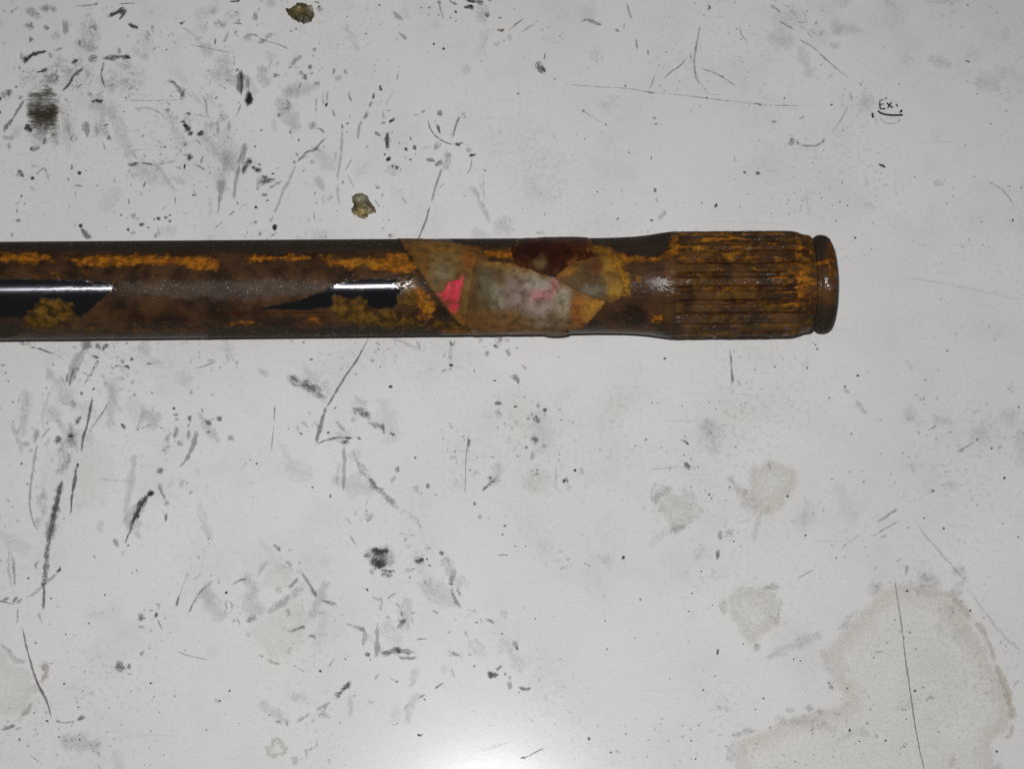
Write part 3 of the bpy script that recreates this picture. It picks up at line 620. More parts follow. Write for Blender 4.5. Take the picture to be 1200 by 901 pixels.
L([(416,536),(424,550),(432,562)],7,.38,1,.5,GREY); L([(430,556),(440,571),(448,578),(458,588),(468,597)],6.4,.58,1.1,.5); L([(432,558),(440,570)],3.4,.5,.7); L([(466,594),(486,607),(495,620)],6,.28,1.8); L([(462,549),(469,551)],5.4,.62,.8); Bl(467,551,2,.7,.5); L([(463,556),(458,567)],3.4,.5,1.1); L([(501,565),(503,573)],4.4,.62,.5); Bl(488,573,5,.36,1.3); Bl(487,536,1.7,.8,.3); L([(550,508),(548,520),(546,540),(545,580)],1.4,.36,.5); L([(550,513),(548,526)],4,.6,.5,.5,BLACK,1.6); Bl(533,535,2.4,.36,.6); L([(563,577),(572,569),(583,560)],3.8,.7,.8,.4); L([(576,543),(580,556),(576,572)],12,.3,1.6); L([(573,534),(581,537)],1.8,.52); L([(577,558),(573,562)],3,.6,.7); L([(551,556),(562,554)],5,.3,1.5); Bl(556,590,1.7,.62,.4,2.6); L([(560,607),(566,605)],3.6,.5,.9); Bl(592,616,2.2,.7,.4,1.5); Bl(589,626,1.7,.76,.4,1.4); L([(582,650),(597,650)],1.8,.45); L([(530,570),(545,560)],8,.15,1.7)
Bl(442,646,7,.95,.65,5,0,BLACK,4); Bl(452,645,4.4,.85,.8,3.4,0,BLACK,3); Bl(446,661,7.5,.95,.6,5,.2,BLACK,4); Bl(440,658,7,.6,.8,5,0,BLACK,4); Bl(446,654,15,.3,.9,14,0,BLACK,9); L([(444,672),(453,672),(462,675)],6.5,.62,.8,.5); Bl(430,651,4,.62,.8,3); L([(440,640),(446,650),(443,657),(449,667)],12,.7,1.05,.3); L([(432,668),(440,673)],4,.4,1.1); Bl(459,669,4,.7,.6,2.4)
L([(484,657),(491,656),(498,656)],5.4,.88,.7,.5); Bl(500.5,655,1.8,.9,.3); Bl(503,662,2.6,.82,.4,1.7,.5); L([(470,666),(480,668),(488,664)],3.4,.34,1.1); L([(496,640),(505,645)],6,.4,1.4); L([(514,646),(521,649)],4.2,.74,.5); L([(516,664),(522,656),(528,655)],7,.42,1.3); L([(476,643),(480,636)],4,.25,1.2); L([(465,623),(490,628)],1.4,.28,.9); L([(408,626),(414,633),(419,642)],1.8,.45,.6); L([(532,664),(530,675),(528,688)],6,.46,.9,.6); L([(528,688),(533,700),(537,708),(542,716)],5,.48,.7,.6,BLACK,3.4); L([(534,687),(540,699)],3.4,.4,.6,.6); Bl(529,684,2.6,.7,.5,1.8); L([(429,692),(431,689)],4,.97,.3); Bl(480,676,1.5,.9,.2); L([(434,698),(442,702),(450,701)],3,.27,.6); L([(452,702),(458,698),(466,694)],2.4,.38,.5); L([(448,700),(447,712)],2,.22); L([(462,705),(470,712)],1.8,.3); L([(405,605),(412,616)],3,.16); L([(435,612),(436,600)],6,.16,1.4)
L([(478,724),(471,729),(466,739)],4.6,.52,.6,.5); Bl(471,727,4.4,.6,.7,3.4); L([(471,714),(471,724)],2,.4,.7); L([(451,722),(458,724)],3,.26,.9); L([(410,733),(420,735),(427,741),(426,760)],4,.44,1,.5); Bl(425,737,3.4,.45,1); L([(427,765),(434,769)],4.4,.74,.5); L([(442,730),(442,752),(441,772)],3,.4,.3,.9,BLACK,6.4); L([(444,768),(455,764),(468,763),(488,764)],6,.66,.8,.8); L([(462,762),(471,763)],4.4,.8,.7); L([(466,769),(474,771),(493,770)],2.8,.55,.8,.6); L([(486,749),(503,748)],1.8,.42,.5); L([(480,718),(488,717)],1.8,.3); L([(506,714),(515,719)],2.2,.46,.4); L([(568,724),(574,727),(581,730)],3,.52,.4,.7); L([(550,714),(561,717)],2.4,.3,1.3); L([(585,718),(596,720)],6,.25,1.5); Bl(588.5,742,1.8,.95,.2,1.6); Bl(556,780,1.7,.92,.2); L([(602,749),(604,756),(606,762)],4.2,.46,.7,.5); Bl(606,759,2,.62,.5,3)
L([(569,789),(577,790),(586,791)],6.4,.9,.6,.4); L([(581,786),(589,778)],3.8,.6,.5); Bl(592,789,2.2,.82,.5); L([(595,794),(600,793)],4,.32,1); L([(595,797),(598,809)],4.6,.36,.5,.7); Bl(608,811,2,.4,.7,1.4); L([(607,804),(616,807),(625,806)],3,.62,.6,.6); L([(508,808),(521,799)],1.8,.6,.4); L([(438,797),(445,788)],2.4,.42,.5); Bl(465,798.5,2,.8,.3,1.4); L([(456,793),(464,798)],1.1,.24); L([(489,818),(500,813)],2,.36,.6); L([(470,832),(483,822)],2,.16); L([(524,757),(528,765),(534,763)],3,.2,.9); L([(515,780),(527,784)],9,.12,1.3)
L([(413,797),(402,808),(391,819)],5.8,.86,.8,.5); L([(388,822),(378,828),(368,833)],4,.42,1); L([(366,834),(355,841),(345,845)],3.4,.32,1); L([(322,845),(330,845)],2.4,.42,.8); L([(314,838),(318,838)],1.6,.5); L([(337,843),(337,852)],2.6,.3,.7); L([(370,834),(388,841)],6,.24,1.3); L([(430,820),(440,824)],6,.14,1.2)
L([(318,655),(308,664),(300,678)],4.4,.24,1.1,.3,GREY); L([(334,656),(343,664)],7,.3,.9,.3,GREY); L([(336,684),(340,687),(348,679),(350,675)],3.6,.5,.7); L([(311,719),(322,711),(333,705),(343,694)],6,.4,.8,.7,GREY); L([(344,688),(352,697)],14,.28,.9,.3,(0.09,0.09,0.075)); L([(350,667),(357,676),(366,691),(373,702)],3.2,.46,.7); L([(364,688),(370,697)],5.4,.42,.6); L([(373,703),(385,706),(397,710)],3.4,.55,.5,.6); L([(336,740),(346,737),(358,733)],4,.46,.5,.6,GREY); L([(351,737),(358,733)],4.4,.42,.5); L([(361,743),(366,745),(372,747)],2.8,.56,.8); L([(289,731),(294,726),(302,722)],6,.36,.8,.4,GREY); L([(322,690),(332,694)],5,.3,1.1); L([(334,712),(338,718),(336,724)],4.4,.35,.9,.3,GREY); L([(312,771),(320,776),(331,777)],4,.34,.5,.4,(0.20,0.19,0.10)); L([(336,762),(342,764)],6,.36,1.2); L([(303,766),(310,770)],2,.3,.6); L([(290,740),(292,748)],4,.2,.9); Bl(375,786,2.3,.92,.3,1.8); Bl(405,772,1.6,.82,.2,1.5); L([(384,782),(392,770)],2.4,.34,1); L([(340,777),(352,784),(362,788)],1.2,.24,.7); L([(372,718),(382,717)],2.6,.34,1); L([(280,679),(290,678)],2,.26,.9); L([(404,730),(414,733)],1.8,.3)
Bl(586,398,3.6,.82,.9); Bl(581,406,3.4,.82,.7,3); L([(568,412),(574,416)],5,.62,1); L([(593,408),(597,418)],5,.56,1.1); L([(596,395),(594,402)],4.6,.46,1.2); Bl(563,398,3.6,.42,1.1); Bl(566,407,4,.3,1.4,1.6); Bl(606,408,1.8,.42,.6); L([(611,428),(617,433)],3.4,.36,1.1); L([(599,439),(604,443),(609,449)],5,.52,.4,.4); Bl(607,448,2.2,.4,.4); Bl(580,446,2.4,.5,.7,1.4); L([(579,474),(583,472),(589,473)],3.6,.86,.7); L([(582,478),(585,486),(589,483)],4.4,.42,1.2); Bl(604,476.5,2.6,.62,.4,1.8); L([(636,482),(642,479)],4.4,.86,.5); L([(629,472),(632,478)],2.4,.42,.8); L([(624,487),(630,492),(631,497)],5.4,.72,.8); L([(618,488),(619,493)],3.4,.5,.8); L([(623,518),(627,514),(631,518)],6,.76,.8); L([(634,521),(640,522)],4.4,.46,.9); L([(621,532),(628,536)],7,.5,1.1); Bl(616,524,2.6,.52,.6); L([(626,555),(632,555)],2.2,.62,.5); Bl(629,551,2.4,.5,.8); Bl(674,551,2.4,.98,.2,2); L([(683,546),(681,557)],6,.46,1.4); L([(658,564),(664,562)],4,.86,.6); L([(663,557),(666,568)],2.4,.56,.9); Bl(666,572,4,.26,1.4); L([(604,490),(606,500)],5,.22,1.3); L([(594,510),(600,520)],8,.2,1.5); L([(652,545),(651,575)],3,.18,1)
L([(578,396),(592,400)],10,.3,1.6); L([(490,397),(492,410)],4,.35,1,.7); L([(527,398),(530,404),(533,398)],4,.7,.8); Bl(528.5,428,2.8,.92,.3,2.2); L([(517,436),(524,432)],2.2,.5); L([(528,404),(529,424)],3.4,.3,1.4); L([(556,432),(556,437)],1.8,.42); Bl(458,453,2.4,.7,.4,2)
# right, below the bar
L([(855,407),(857,428),(858,445),(857,452)],2,.5,.5,.6,BLACK,4); Bl(779,420,2.2,.95,.2,1.7,-.4); L([(877,420),(880,420)],1.6,.35); L([(797,514),(803,518),(808,522)],2.8,.82,.6); L([(800,510),(806,514)],4,.24,1.2); L([(801,540),(806,546),(808,551)],4.6,.78,.9); L([(826,488),(832,510),(840,535)],22,.14,1.1,.3,GREY); L([(826,490),(828,515)],10,.14,1.2,.3,GREY); L([(765,594),(770,582),(780,574),(790,571)],8,.3,1,.3,GREY); L([(792,572),(808,578),(818,588)],8,.16,1.2,.3,GREY); L([(784,624),(795,620),(806,613)],7,.36,.9,.4,GREY); L([(806,613),(820,600),(822,588)],7,.15,1.3,.3,GREY); L([(853,555),(858,566),(868,578),(880,592),(890,602)],11,.22,1,.3,(0.11,0.10,0.08)); L([(888,603),(905,598),(920,590)],6,.16,1,.3,TAN); L([(868,576),(878,576)],6,.25,.9,.3,(0.16,0.11,0.08)); Bl(855,571,1.8,.56,.6,2.6); L([(901,541),(903,552)],3,.3,.8); L([(845,620),(843,634)],4.4,.34,.8); L([(842,642),(840,657)],3.2,.52,.5,.6); L([(852,620),(858,628)],9,.24,1.4); L([(760,550),(790,547),(800,540)],1.8,.18,.7); Bl(774,595,6,.12,1.2); L([(1000,468),(1010,478),(1017,487)],5,.26,1.1); L([(988,455),(995,462)],5,.3,1.2); L([(940,440),(950,412)],5,.12,1.3); L([(1119,531),(1130,525),(1142,517)],3,.38,.6,.5); L([(1086,505),(1100,497)],1.7,.34,.6); L([(1073,505),(1079,509)],2.4,.36,.9); L([(1067,540),(1072,556)],4,.16,1); L([(1026,612),(1040,604),(1053,595)],2.6,.42,.7,.4); L([(1020,630),(1038,619),(1056,609)],1.7,.3,.6); L([(1030,630),(1040,626)],3.4,.28,.9); L([(985,640),(1010,625)],1.6,.14); L([(1074,613),(1085,628),(1098,642),(1130,680)],2.6,.18,.7,.7); L([(1135,690),(1170,738),(1200,766)],3,.14,.7,.7); L([(1060,325),(1120,335),(1200,352)],2,.1,.6); L([(1160,400),(1175,390)],6,.1,1.3); L([(1060,420),(1072,435)],6,.12,1.1); L([(1100,568),(1125,570)],9,.12,1.2); Bl(1092,575,4,.18,1.1); Bl(1185,455,4,.14,1.2,7)
# near right stains
L([(1048,677),(1052,703),(1057,735),(1061,770),(1066,805),(1071,840),(1077,875),(1084,905)],1.2,.55,.35,.5,BLACK,1.5); L([(895,772),(915,763),(940,752),(966,742)],9,.16,.9,.5,GREY); L([(1108,690),(1120,702),(1131,716),(1140,726)],8,.3,.7,.3,(0.33,0.25,0.15)); L([(1140,726),(1151,738),(1160,757),(1166,776)],6,.3,.7,.3,(0.33,0.26,0.16)); L([(1166,776),(1176,800),(1183,822),(1188,846)],9,.34,.6,.3,(0.35,0.27,0.16)); L([(1188,846),(1184,860),(1176,866)],4,.3,.8,.3,TAN); L([(1074,677),(1090,680),(1106,688)],10,.22,1.2,.3,GREY); L([(1012,694),(1030,685),(1020,700)],10,.16,1.2,.3,GREY); L([(1005,712),(995,727),(980,740)],9,.22,1.2,.3,GREY); L([(960,758),(972,785),(975,806)],9,.14,1.2,.3,GREY); Bl(926,832,5,.28,.9,4,0,GREY); Bl(948,830,5.4,.3,.9,4.4,0,GREY); Bl(961,834,5,.26,.9,4.4,0,GREY); Bl(981,836,5,.22,1,4,0,GREY); L([(905,843),(940,845),(985,856)],10,.16,1.3,.3,GREY); L([(858,862),(878,857),(888,855)],6,.26,1.1,.3,GREY); L([(860,866),(857,880),(855,895)],8,.22,1.1,.3,GREY); L([(1020,862),(1010,858),(985,862)],8,.18,1.5); L([(1060,830),(1055,826),(1085,818)],9,.2,1.5); L([(1030,865),(1025,858)],3,.35,1.1); Bl(974,805,3,.4,.8,3.6); L([(1096,815),(1084,822)],5,.36,1.1); Bl(1060,831,4,.36,.9,1.6); L([(845,700),(850,722)],6,.26,1.1,.3,GREY); L([(893,690),(905,686),(915,692)],6,.28,1,.3,GREY); L([(914,700),(912,722),(908,736)],5,.24,1.1,.3,GREY); L([(888,752),(886,764)],7,.3,.8,.3,GREY); L([(930,680),(955,666)],1.6,.3,.7); L([(1120,895),(1110,890)],12,.2,1.1,.3,(0.28,0.22,0.12)); L([(1165,890),(1172,905)],9,.22,1.3,.3,GREY); L([(1186,806),(1196,794)],1.5,.3)
L([(836,822),(848,826),(858,833)],10,.26,1.6); L([(812,655),(830,640)],10,.12,1.3); L([(800,700),(812,730)],12,.1,1.6)
# near left
L([(26,733),(32,762),(42,795),(54,820),(61,842)],1.7,.62,.25,.6,BLACK,3); L([(40,790),(53,818)],3,.4,.3,.6); L([(0,752),(8,760),(18,773),(34,775)],5,.26,.8,.3,(0.16,0.15,0.11)); L([(21,841),(32,833),(39,820)],5.4,.36,.7,.4,(0.12,0.11,0.08)); L([(45,783),(53,781),(52,793),(48,802)],7,.42,.5,.3,(0.24,0.20,0.14)); L([(36,800),(45,812)],8,.16,.7,.3,TAN); L([(135,776),(141,781),(148,786)],7.4,.68,.7); Bl(138,777,3,.5,.5); L([(151,776),(151,785)],3.8,.68,.6); L([(148,788),(156,791)],1.5,.45); Bl(166,724,5.4,.68,.8,4.4,-.4); Bl(165,734,4,.36,.8,2.2); Bl(183,720,3,.78,.5,3.4); L([(183,722),(187,731),(192,741)],1.5,.5); Bl(185,708,3.4,.46,1); L([(174,715),(180,714)],2,.4,1); L([(210,697),(208,703),(206,711)],3.8,.64,.5,.5); L([(205,714),(212,692),(222,665)],1.6,.2,.6); L([(219,721),(226,708),(236,692),(252,678)],1.7,.34,.8,.6); L([(221,718),(226,708)],2.4,.45,.5); L([(270,686),(280,680),(292,678)],2,.36,.6); L([(225,680),(238,670)],1.6,.25); L([(0,856),(8,852),(20,848)],3.4,.56,.9); L([(16,854),(27,852)],3,.32,.9); L([(88,843),(94,841),(100,838)],3.6,.64,.4,.4,BLACK,4.4); L([(66,846),(80,846),(90,843)],1.4,.36); Bl(68,845,3,.5,.7,1.6); L([(163,769),(170,761)],2.4,.42,.5); L([(204,761),(218,767),(245,773)],1.2,.34,.6); Bl(108,812,4,.2,.9,4); Bl(103,811,2,.2,.8,3); L([(30,880),(38,886),(52,898)],1.4,.22,.8); L([(115,878),(116,888)],2.6,.35,1); L([(250,820),(258,822)],4,.3,1.4); L([(95,720),(125,719)],4,.12,1.2); L([(60,668),(45,672),(40,664)],2,.2,.9); L([(12,640),(10,665),(14,690)],3,.22,1)
# near centre
L([(610,889),(622,884),(640,875)],1.8,.46,.5); Bl(613,887.5,3,.62,.5,2); L([(488,860),(494,862)],3.6,.92,.4); L([(492,862),(497,860)],1.7,.6); L([(690,862),(690,868)],2.2,.72,.3); L([(730,656),(731,650)],2.8,.96,.2); L([(841,768),(842,759)],2.4,.92,.2); L([(840,645),(841,655)],2.2,.4); L([(346,884),(346,897)],7,.22,.8); L([(354,880),(370,875),(371,864)],2.4,.24,.8); L([(358,876),(360,890)],2.4,.22,.8); L([(560,880),(600,868)],3,.1,.9); L([(720,878),(728,884)],4,.2,1.2)
STAINS = [
 ([(1020,694),(1040,682),(1075,677),(1108,690),(1125,706),(1140,727),(1155,748),(1165,773),(1179,802),(1189,842),(1182,864),(1170,872),(1170,930),(1110,945),(960,950),(862,940),(857,872),(884,857),(915,842),(948,832),(984,822),(976,800),(966,776),(960,760),(985,736),(1002,714)], .34, .35, 10, (0.45,0.405,0.27), .6),
 ([(850,692),(868,681),(890,684),(910,688),(913,714),(909,736),(890,758),(882,764),(862,742),(848,716)], .34, .4, 8, (0.42,0.39,0.27), .55),
 ([(768,590),(775,576),(795,571),(815,580),(820,596),(812,612),(795,620),(780,620)], .24, .5, 8, (0.40,0.38,0.28), .5),
 ([(878,542),(905,538),(930,542),(936,575),(918,596),(892,602),(876,586)], .24, .4, 9, (0.43,0.405,0.27), .5),
 ([(-40,745),(0,752),(8,761),(18,774),(34,777),(41,800),(38,826),(25,842),(0,840),(-40,838)], .20, .4, 8, (0.34,0.32,0.23), .35),
 ([(290,737),(310,720),(330,704),(352,700),(362,715),(364,738),(350,762),(336,774),(322,779),(308,766),(296,752)], .16, .4, 9, (0.36,0.36,0.28), .3),
 ([(302,682),(318,662),(336,656),(350,668),(344,684),(328,692),(308,690)], .15, .4, 7, (0.36,0.36,0.28), .3),
 ([(42,520),(70,512),(100,505),(130,512),(140,560),(130,600),(95,612),(60,640),(42,620),(36,580)], .10, .5, 14, (0.36,0.36,0.29), 0),
 ([(610,556),(640,545),(652,560),(648,580),(625,586),(612,575)], .10, .4, 8, (0.38,0.38,0.26), 0),
 ([(316,868),(324,864),(333,868),(336,877),(332,887),(323,891),(313,887),(309,877)], .30, .25, 2.6, (0.30,0.28,0.19), .75),
 ([(1094,208),(1100,206),(1107,209),(1108,215),(1104,221),(1097,221),(1093,215)], .26, .3, 1.8, (0.30,0.28,0.20), .8),
 ([(382,887),(386,886),(390,889),(390,894),(386,896),(381,894),(380,890)], .36, .3, 1.4, (0.18,0.18,0.16), .85),
]
DOTS = [(55,87,1.2,.5),(145,131,1.4,.8),(147,115,1.6,.7),(26,230,1.3,.8),(80,135,1.3,.5),(197,131,1,.6),(150,42,1.2,.5),(183,136,1.3,.7),(188,38,1.2,.6),
 (733,101,1.5,.85),(828,115,1.4,.85),(650,93,1.4,.65),(700,72,1.1,.4),(710,146,1.5,.7),(737,179,1.4,.85),(671,182,1.2,.6),(650,160,1,.5),(685,163,1.2,.6),(699,187,1.4,.6),(621,196,1.4,.6),(846,90,1.4,.8),(877,85,1.5,.85),(870,73,1.2,.6),(810,130,1.2,.6),(889,165,1.2,.5),(822,238,1.4,.75),(867,242,1.3,.6),(729,224,1.2,.6),(700,225,1.3,.6),(878,31,1.2,.5),(784,20,1,.5),(775,146,1,.6),(612,245,1.2,.6),(759,272,1.3,.7),(801,238,1,.5),(705,155,1,.6),(878,123,1.1,.5),(690,80,1,.4),
 (1134,6,1.6,.7),(946,13,1.3,.7),(1054,99,1.5,.7),(1009,100,1.4,.7),(1145,110,1.4,.7),(1133,96,1.3,.7),(1161,145,1.4,.75),(988,153,1.3,.8),(1131,171,1.3,.7),(1187,258,2.0,.97),(1150,260,1.7,.85),(1142,207,1.5,.8),(984,237,1.9,.95),(972,220,1.7,.85),(976,241,1.2,.7),(993,241,1.3,.8),(1002,279,2.2,.97),(924,235,1.3,.8),(1016,212,1.3,.7),(987,214,1.5,.8),(1072,208,1.4,.8),(980,276,1.4,.7),(1117,222,1.1,.5),(1034,56,1.2,.4),(1197,220,1.3,.8),(1012,170,1.2,.6),(1193,118,1,.5),(1159,262,1,.5),(925,251,1.2,.7),(962,256,1,.5),(904,250,1.1,.5),(1036,55,1,.4),
 (6,437,1.4,.8),(15,471,1.3,.7),(22,469,1.2,.7),(16,494,1.2,.7),(25,543,1.7,.9),(32,567,1.5,.85),(15,594,1.5,.9),(75,607,1.5,.85),(137,500,1.2,.5),(120,484,1.2,.6),(150,639,1.6,.9),(33,677,1.7,.8),(60,701,1.5,.85),(67,710,1.3,.7),(132,714,1.5,.8),(104,730,1.8,.85),(58,731,1.4,.7),(77,743,1.4,.7),(42,753,2.0,.9),(75,801,2.1,.95),(40,835,1.9,.85),(55,844,1.9,.9),(90,822,1.6,.8),(92,828,1.5,.8),(128,829,1.3,.6),(93,866,1.9,.85),(23,866,1.7,.8),(69,863,1.9,.75),(177,800,1.8,.85),(258,821,2.0,.9),(269,809,2.2,.95),(250,800,1.7,.8),(265,694,2.2,.95),(247,674,1.7,.85),(264,836,1.8,.7),(205,815,1.4,.6),(187,834,1.5,.7),(60,777,1.4,.8),(123,697,1.4,.8),(242,855,1.7,.6),(280,847,1.5,.6),(155,671,1.6,.5),(40,862,1.3,.6),(125,857,1.3,.6),(224,876,1.2,.5),(169,896,1.3,.5),(176,896,1.2,.5),(192,884,1.4,.5),(160,668,1.5,.6),(244,631,1.3,.8),(297,582,1.2,.6),(288,543,1.3,.7),(236,529,1.1,.4),(189,501,1.4,.8),(270,452,1.4,.6),(294,565,1.2,.6),(236,618,1.3,.6),
 (338,502,1.4,.8),(353,508,1.4,.9),(366,571,1.7,.92),(387,582,1.6,.9),(387,580,1.4,.9),(301,543,1.6,.8),(412,502,1.2,.3),(506,433,1.3,.5),(580,446,1.2,.7),(598,441,1.3,.85),(603,477,1.4,.8),(495,650,1.2,.6),(604,640,1.6,.8),(616,640,1.5,.8),(573,607,1.2,.6),(627,725,1.5,.8),(649,722,1.4,.6),(709,727,1.6,.7),(711,760,1.8,.6),(744,747,1.5,.5),(750,702,1.7,.7),(686,660,1.6,.5),(640,660,1.5,.6),(822,669,1.6,.85),(837,671,1.7,.7),(811,695,1.5,.7),(835,709,1.4,.7),(807,716,1.3,.6),(785,795,1.4,.6),(824,808,1.7,.85),(821,822,2.0,.92),(838,792,1.4,.6),(871,754,1.4,.6),(885,831,1.6,.7),(895,818,1.5,.7),(716,881,1.9,.75),(691,865,1.6,.7),(815,889,1.7,.85),(810,867,1.6,.7),(797,891,1.4,.6),(650,848,1.3,.5),(745,842,1.2,.4),(760,867,1.3,.4),(466,847,1.2,.5),(556,713,1.5,.6),(613,712,1.2,.5),
 (862,523,2.0,.95),(831,579,1.8,.9),(834,584,1.6,.85),(923,581,2.0,.9),(818,547,1.8,.6),(757,515,1.5,.7),(764,472,1.5,.7),(771,472,1.4,.6),(745,453,1.2,.4),(757,515,1.2,.6),(655,418,1.2,.4),(658,492,1.4,.6),(711,535,1.4,.5),(845,421,1.5,.6),(892,456,1.5,.8),(1005,440,2.1,.97),(956,404,1.7,.9),(958,409,1.5,.9),(953,402,1.4,.8),(908,430,1.6,.85),(918,421,1.3,.6),(946,431,1.5,.7),(972,466,1.7,.7),(990,453,1.9,.7),(998,508,1.8,.7),(1099,434,1.7,.8),(1110,411,1.6,.7),(1194,477,1.7,.7),(1145,515,1.8,.8),(1162,525,1.8,.8),(1177,560,1.9,.9),(1010,552,1.6,.7),(944,627,1.8,.9),(1083,607,1.6,.8),(1106,619,1.9,.8),(1175,613,1.6,.7),(1193,629,1.6,.8),(975,561,1.5,.7),(1093,575,1.8,.7),(1017,436,1.2,.5),(921,526,1.2,.5),(851,586,1.2,.6),(868,640,1.5,.7),(860,634,1.4,.7),
 (1063,692,2.4,.85),(1137,715,1.9,.9),(1066,741,1.8,.7),(1072,809,2.4,.92),(1062,842,1.8,.85),(1038,867,2.3,.95),(996,855,2.1,.92),(951,855,1.9,.7),(1194,672,1.9,.92),(980,654,1.6,.7),(895,818,1.7,.7),(1168,880,2.2,.85),(1024,770,1.6,.7),(930,772,1.5,.7),(938,774,1.4,.7),(993,806,1.7,.8),(1020,831,1.7,.7),(1082,805,1.7,.6),(1117,717,1.5,.6),(932,892,1.6,.7),(1016,847,1.5,.6),(1007,868,1.6,.7),(1100,857,1.5,.6),(971,800,1.5,.7)]
# beyond the photograph's frame the table goes on just as scuffed
_r = random.Random(4)
for _i in range(70):
    while True:
        _x = _r.uniform(-330, 1530); _y = _r.uniform(-260, 1160)
        if _x < -25 or _x > 1225 or _y < -25 or _y > 926:
            break
    _a = _r.uniform(0, math.pi); _n = _r.uniform(8, 60)
    L([(_x, _y), (_x + _n * .5 * math.cos(_a) + _r.uniform(-4, 4), _y + _n * .5 * math.sin(_a) + _r.uniform(-4, 4)), (_x + _n * math.cos(_a), _y + _n * math.sin(_a))], _r.choice([1.4, 1.8, 3.5, 6, 10]), _r.uniform(.2, .7), _r.uniform(.4, 1.4), _r.uniform(.2, .8))


def build_marks():
    todo = []
    for pts, w, s, brk, streak, col, w2 in LINES:
        ln = sum(math.dist(pts[i], pts[i + 1]) for i in range(len(pts) - 1))
        wm = max(w, w2 or 0)
        name = "scratch" if (wm <= 2.0 and ln > 14) else ("scuff" if s < 0.4 else "grease_smear")
        todo.append((ln * wm * (s + .2), name, ch_line(pts, w, min(1.0, s * (0.86 if .36 < s < .8 else 1.0)), brk + .12, streak, col, w2)))
    for x, y, r, s, brk, ry, rot, col, soft in BLOBS:
        rr = max(r, ry or r)
        poly = oval(x, y, r * 1.3, (ry or r) * 1.3, rot, 11)
        todo.append((3 * r * (ry or r) * (s + .2), "grease_spot", ch_blob(poly, s * .95, brk, soft or max(1.2, min(r, ry or r) * 1.15), col, 0.2 * rr)))
    for poly, s, brk, soft, col, rim in STAINS:
        todo.append((1e6, "dried_stain", ch_blob(poly, s * (.62 if len(poly) > 8 or rim < .5 else 1), brk + .5, soft * 1.0, col, 7.0, step=3.0, rim=rim)))
    # countless little flecks and rubbed-in dashes between the bigger marks
    rr_ = random.Random(23)
    zones = [(0, 0, 330, 285, 190, 1.0), (0, 400, 270, 720, 100, 1.2), (300, 400, 660, 840, 100, 1.0), (300, 0, 620, 280, 60, 1.1), (600, 0, 1200, 280, 60, .6), (650, 400, 1200, 901, 100, 2.2), (0, 700, 650, 901, 50, 1.0)]
    for x0, y0, x1, y1, n, dirn in zones:
        cen = [(rr_.uniform(x0, x1), rr_.uniform(y0, y1)) for _ in range(max(3, n // 9))]
        for _ in range(n):
            cx, cy = rr_.choice(cen)
            x = cx + rr_.gauss(0, 13); y = cy + rr_.gauss(0, 13)
            a = dirn + rr_.gauss(0, .7); ln = rr_.uniform(2, 6) if rr_.random() < .75 else rr_.uniform(6, 16)
            w = rr_.uniform(.9, 2.6) if rr_.random() < .8 else rr_.uniform(2.6, 5)
            s = rr_.uniform(.10, .45) * (.7 if x > 640 else 1.0)
            todo.append((0.0, "scuff", ch_line([(x, y), (x + ln * math.cos(a), y + ln * math.sin(a))], w, s, rr_.uniform(.7, 1.7), .3, BLACK)))
        # soft wiped-in grime under them
        for _ in range(n // 4):
            cx, cy = rr_.choice(cen)
            x = cx + rr_.gauss(0, 30); y = cy + rr_.gauss(0, 30)
            a = dirn + rr_.gauss(0, .5); ln = rr_.uniform(14, 60)
            todo.append((0.0, "scuff", ch_line([(x, y), (x + ln * .5 * math.cos(a) + rr_.uniform(-3, 3), y + ln * .5 * math.sin(a)), (x + ln * math.cos(a), y + ln * math.sin(a))], rr_.uniform(4, 20), rr_.uniform(.07, .20) * (.7 if x > 640 else 1.0), rr_.uniform(.7, 1.25), rr_.uniform(.3, .9), GREY)))
    todo.sort(key=lambda q: -q[0])
    for _a, name, c in todo[:280]:
        make_mark(name, [c], TABLE)
    make_mark("small_smudges", [c for _a, _n, c in todo[280:]], TABLE, kind='stuff')
    # small grit and paint specks
    ch = []
    for x, y, r, s in DOTS:
        ch.append(ch_blob(oval(x, y, r * 1.2, r * 1.2 * random.uniform(.7, 1.1), random.uniform(0, 3), 7), s, 0.25, r * .7, BLACK, 0.1, step=max(.7, r * .8)))
    make_mark("speck_scatter", ch, TABLE, kind='stuff')
    ch = []
    for i in range(2600):
        # grime is denser towards the far left corner, lighter elsewhere
        x = random.uniform(-260, 1460); y = random.uniform(-220, 1120)
        g = vnoise(np.array([x / 120.0]), np.array([y / 120.0]), 77)[0]
        if random.random() > 0.25 + 0.9 * g * g:
            continue
        r = 0.5 + 1.0 * random.random() ** 4
        s = random.uniform(.12, .5) if random.random() < .85 else random.uniform(.5, .9)
        a = random.uniform(0, math.pi); e = random.uniform(1, 2.4) if random.random() < .3 else 1.0
        V = np.array(oval(x, y, r * e * 1.3, r * 1.3, a, 6, .3) + [(x, y)])
        F = np.array([[6, k, (k + 1) % 6] for k in range(6)])
        D = np.array([0.0] * 6 + [1.0])
        PP = np.column_stack([V * .25, np.zeros(7)])
        ch.append((V, F, D, PP, s, 0.2, BLACK))
    make_mark("fine_grit", ch, TABLE, (0.30, 0.34), kind='stuff')
build_marks()

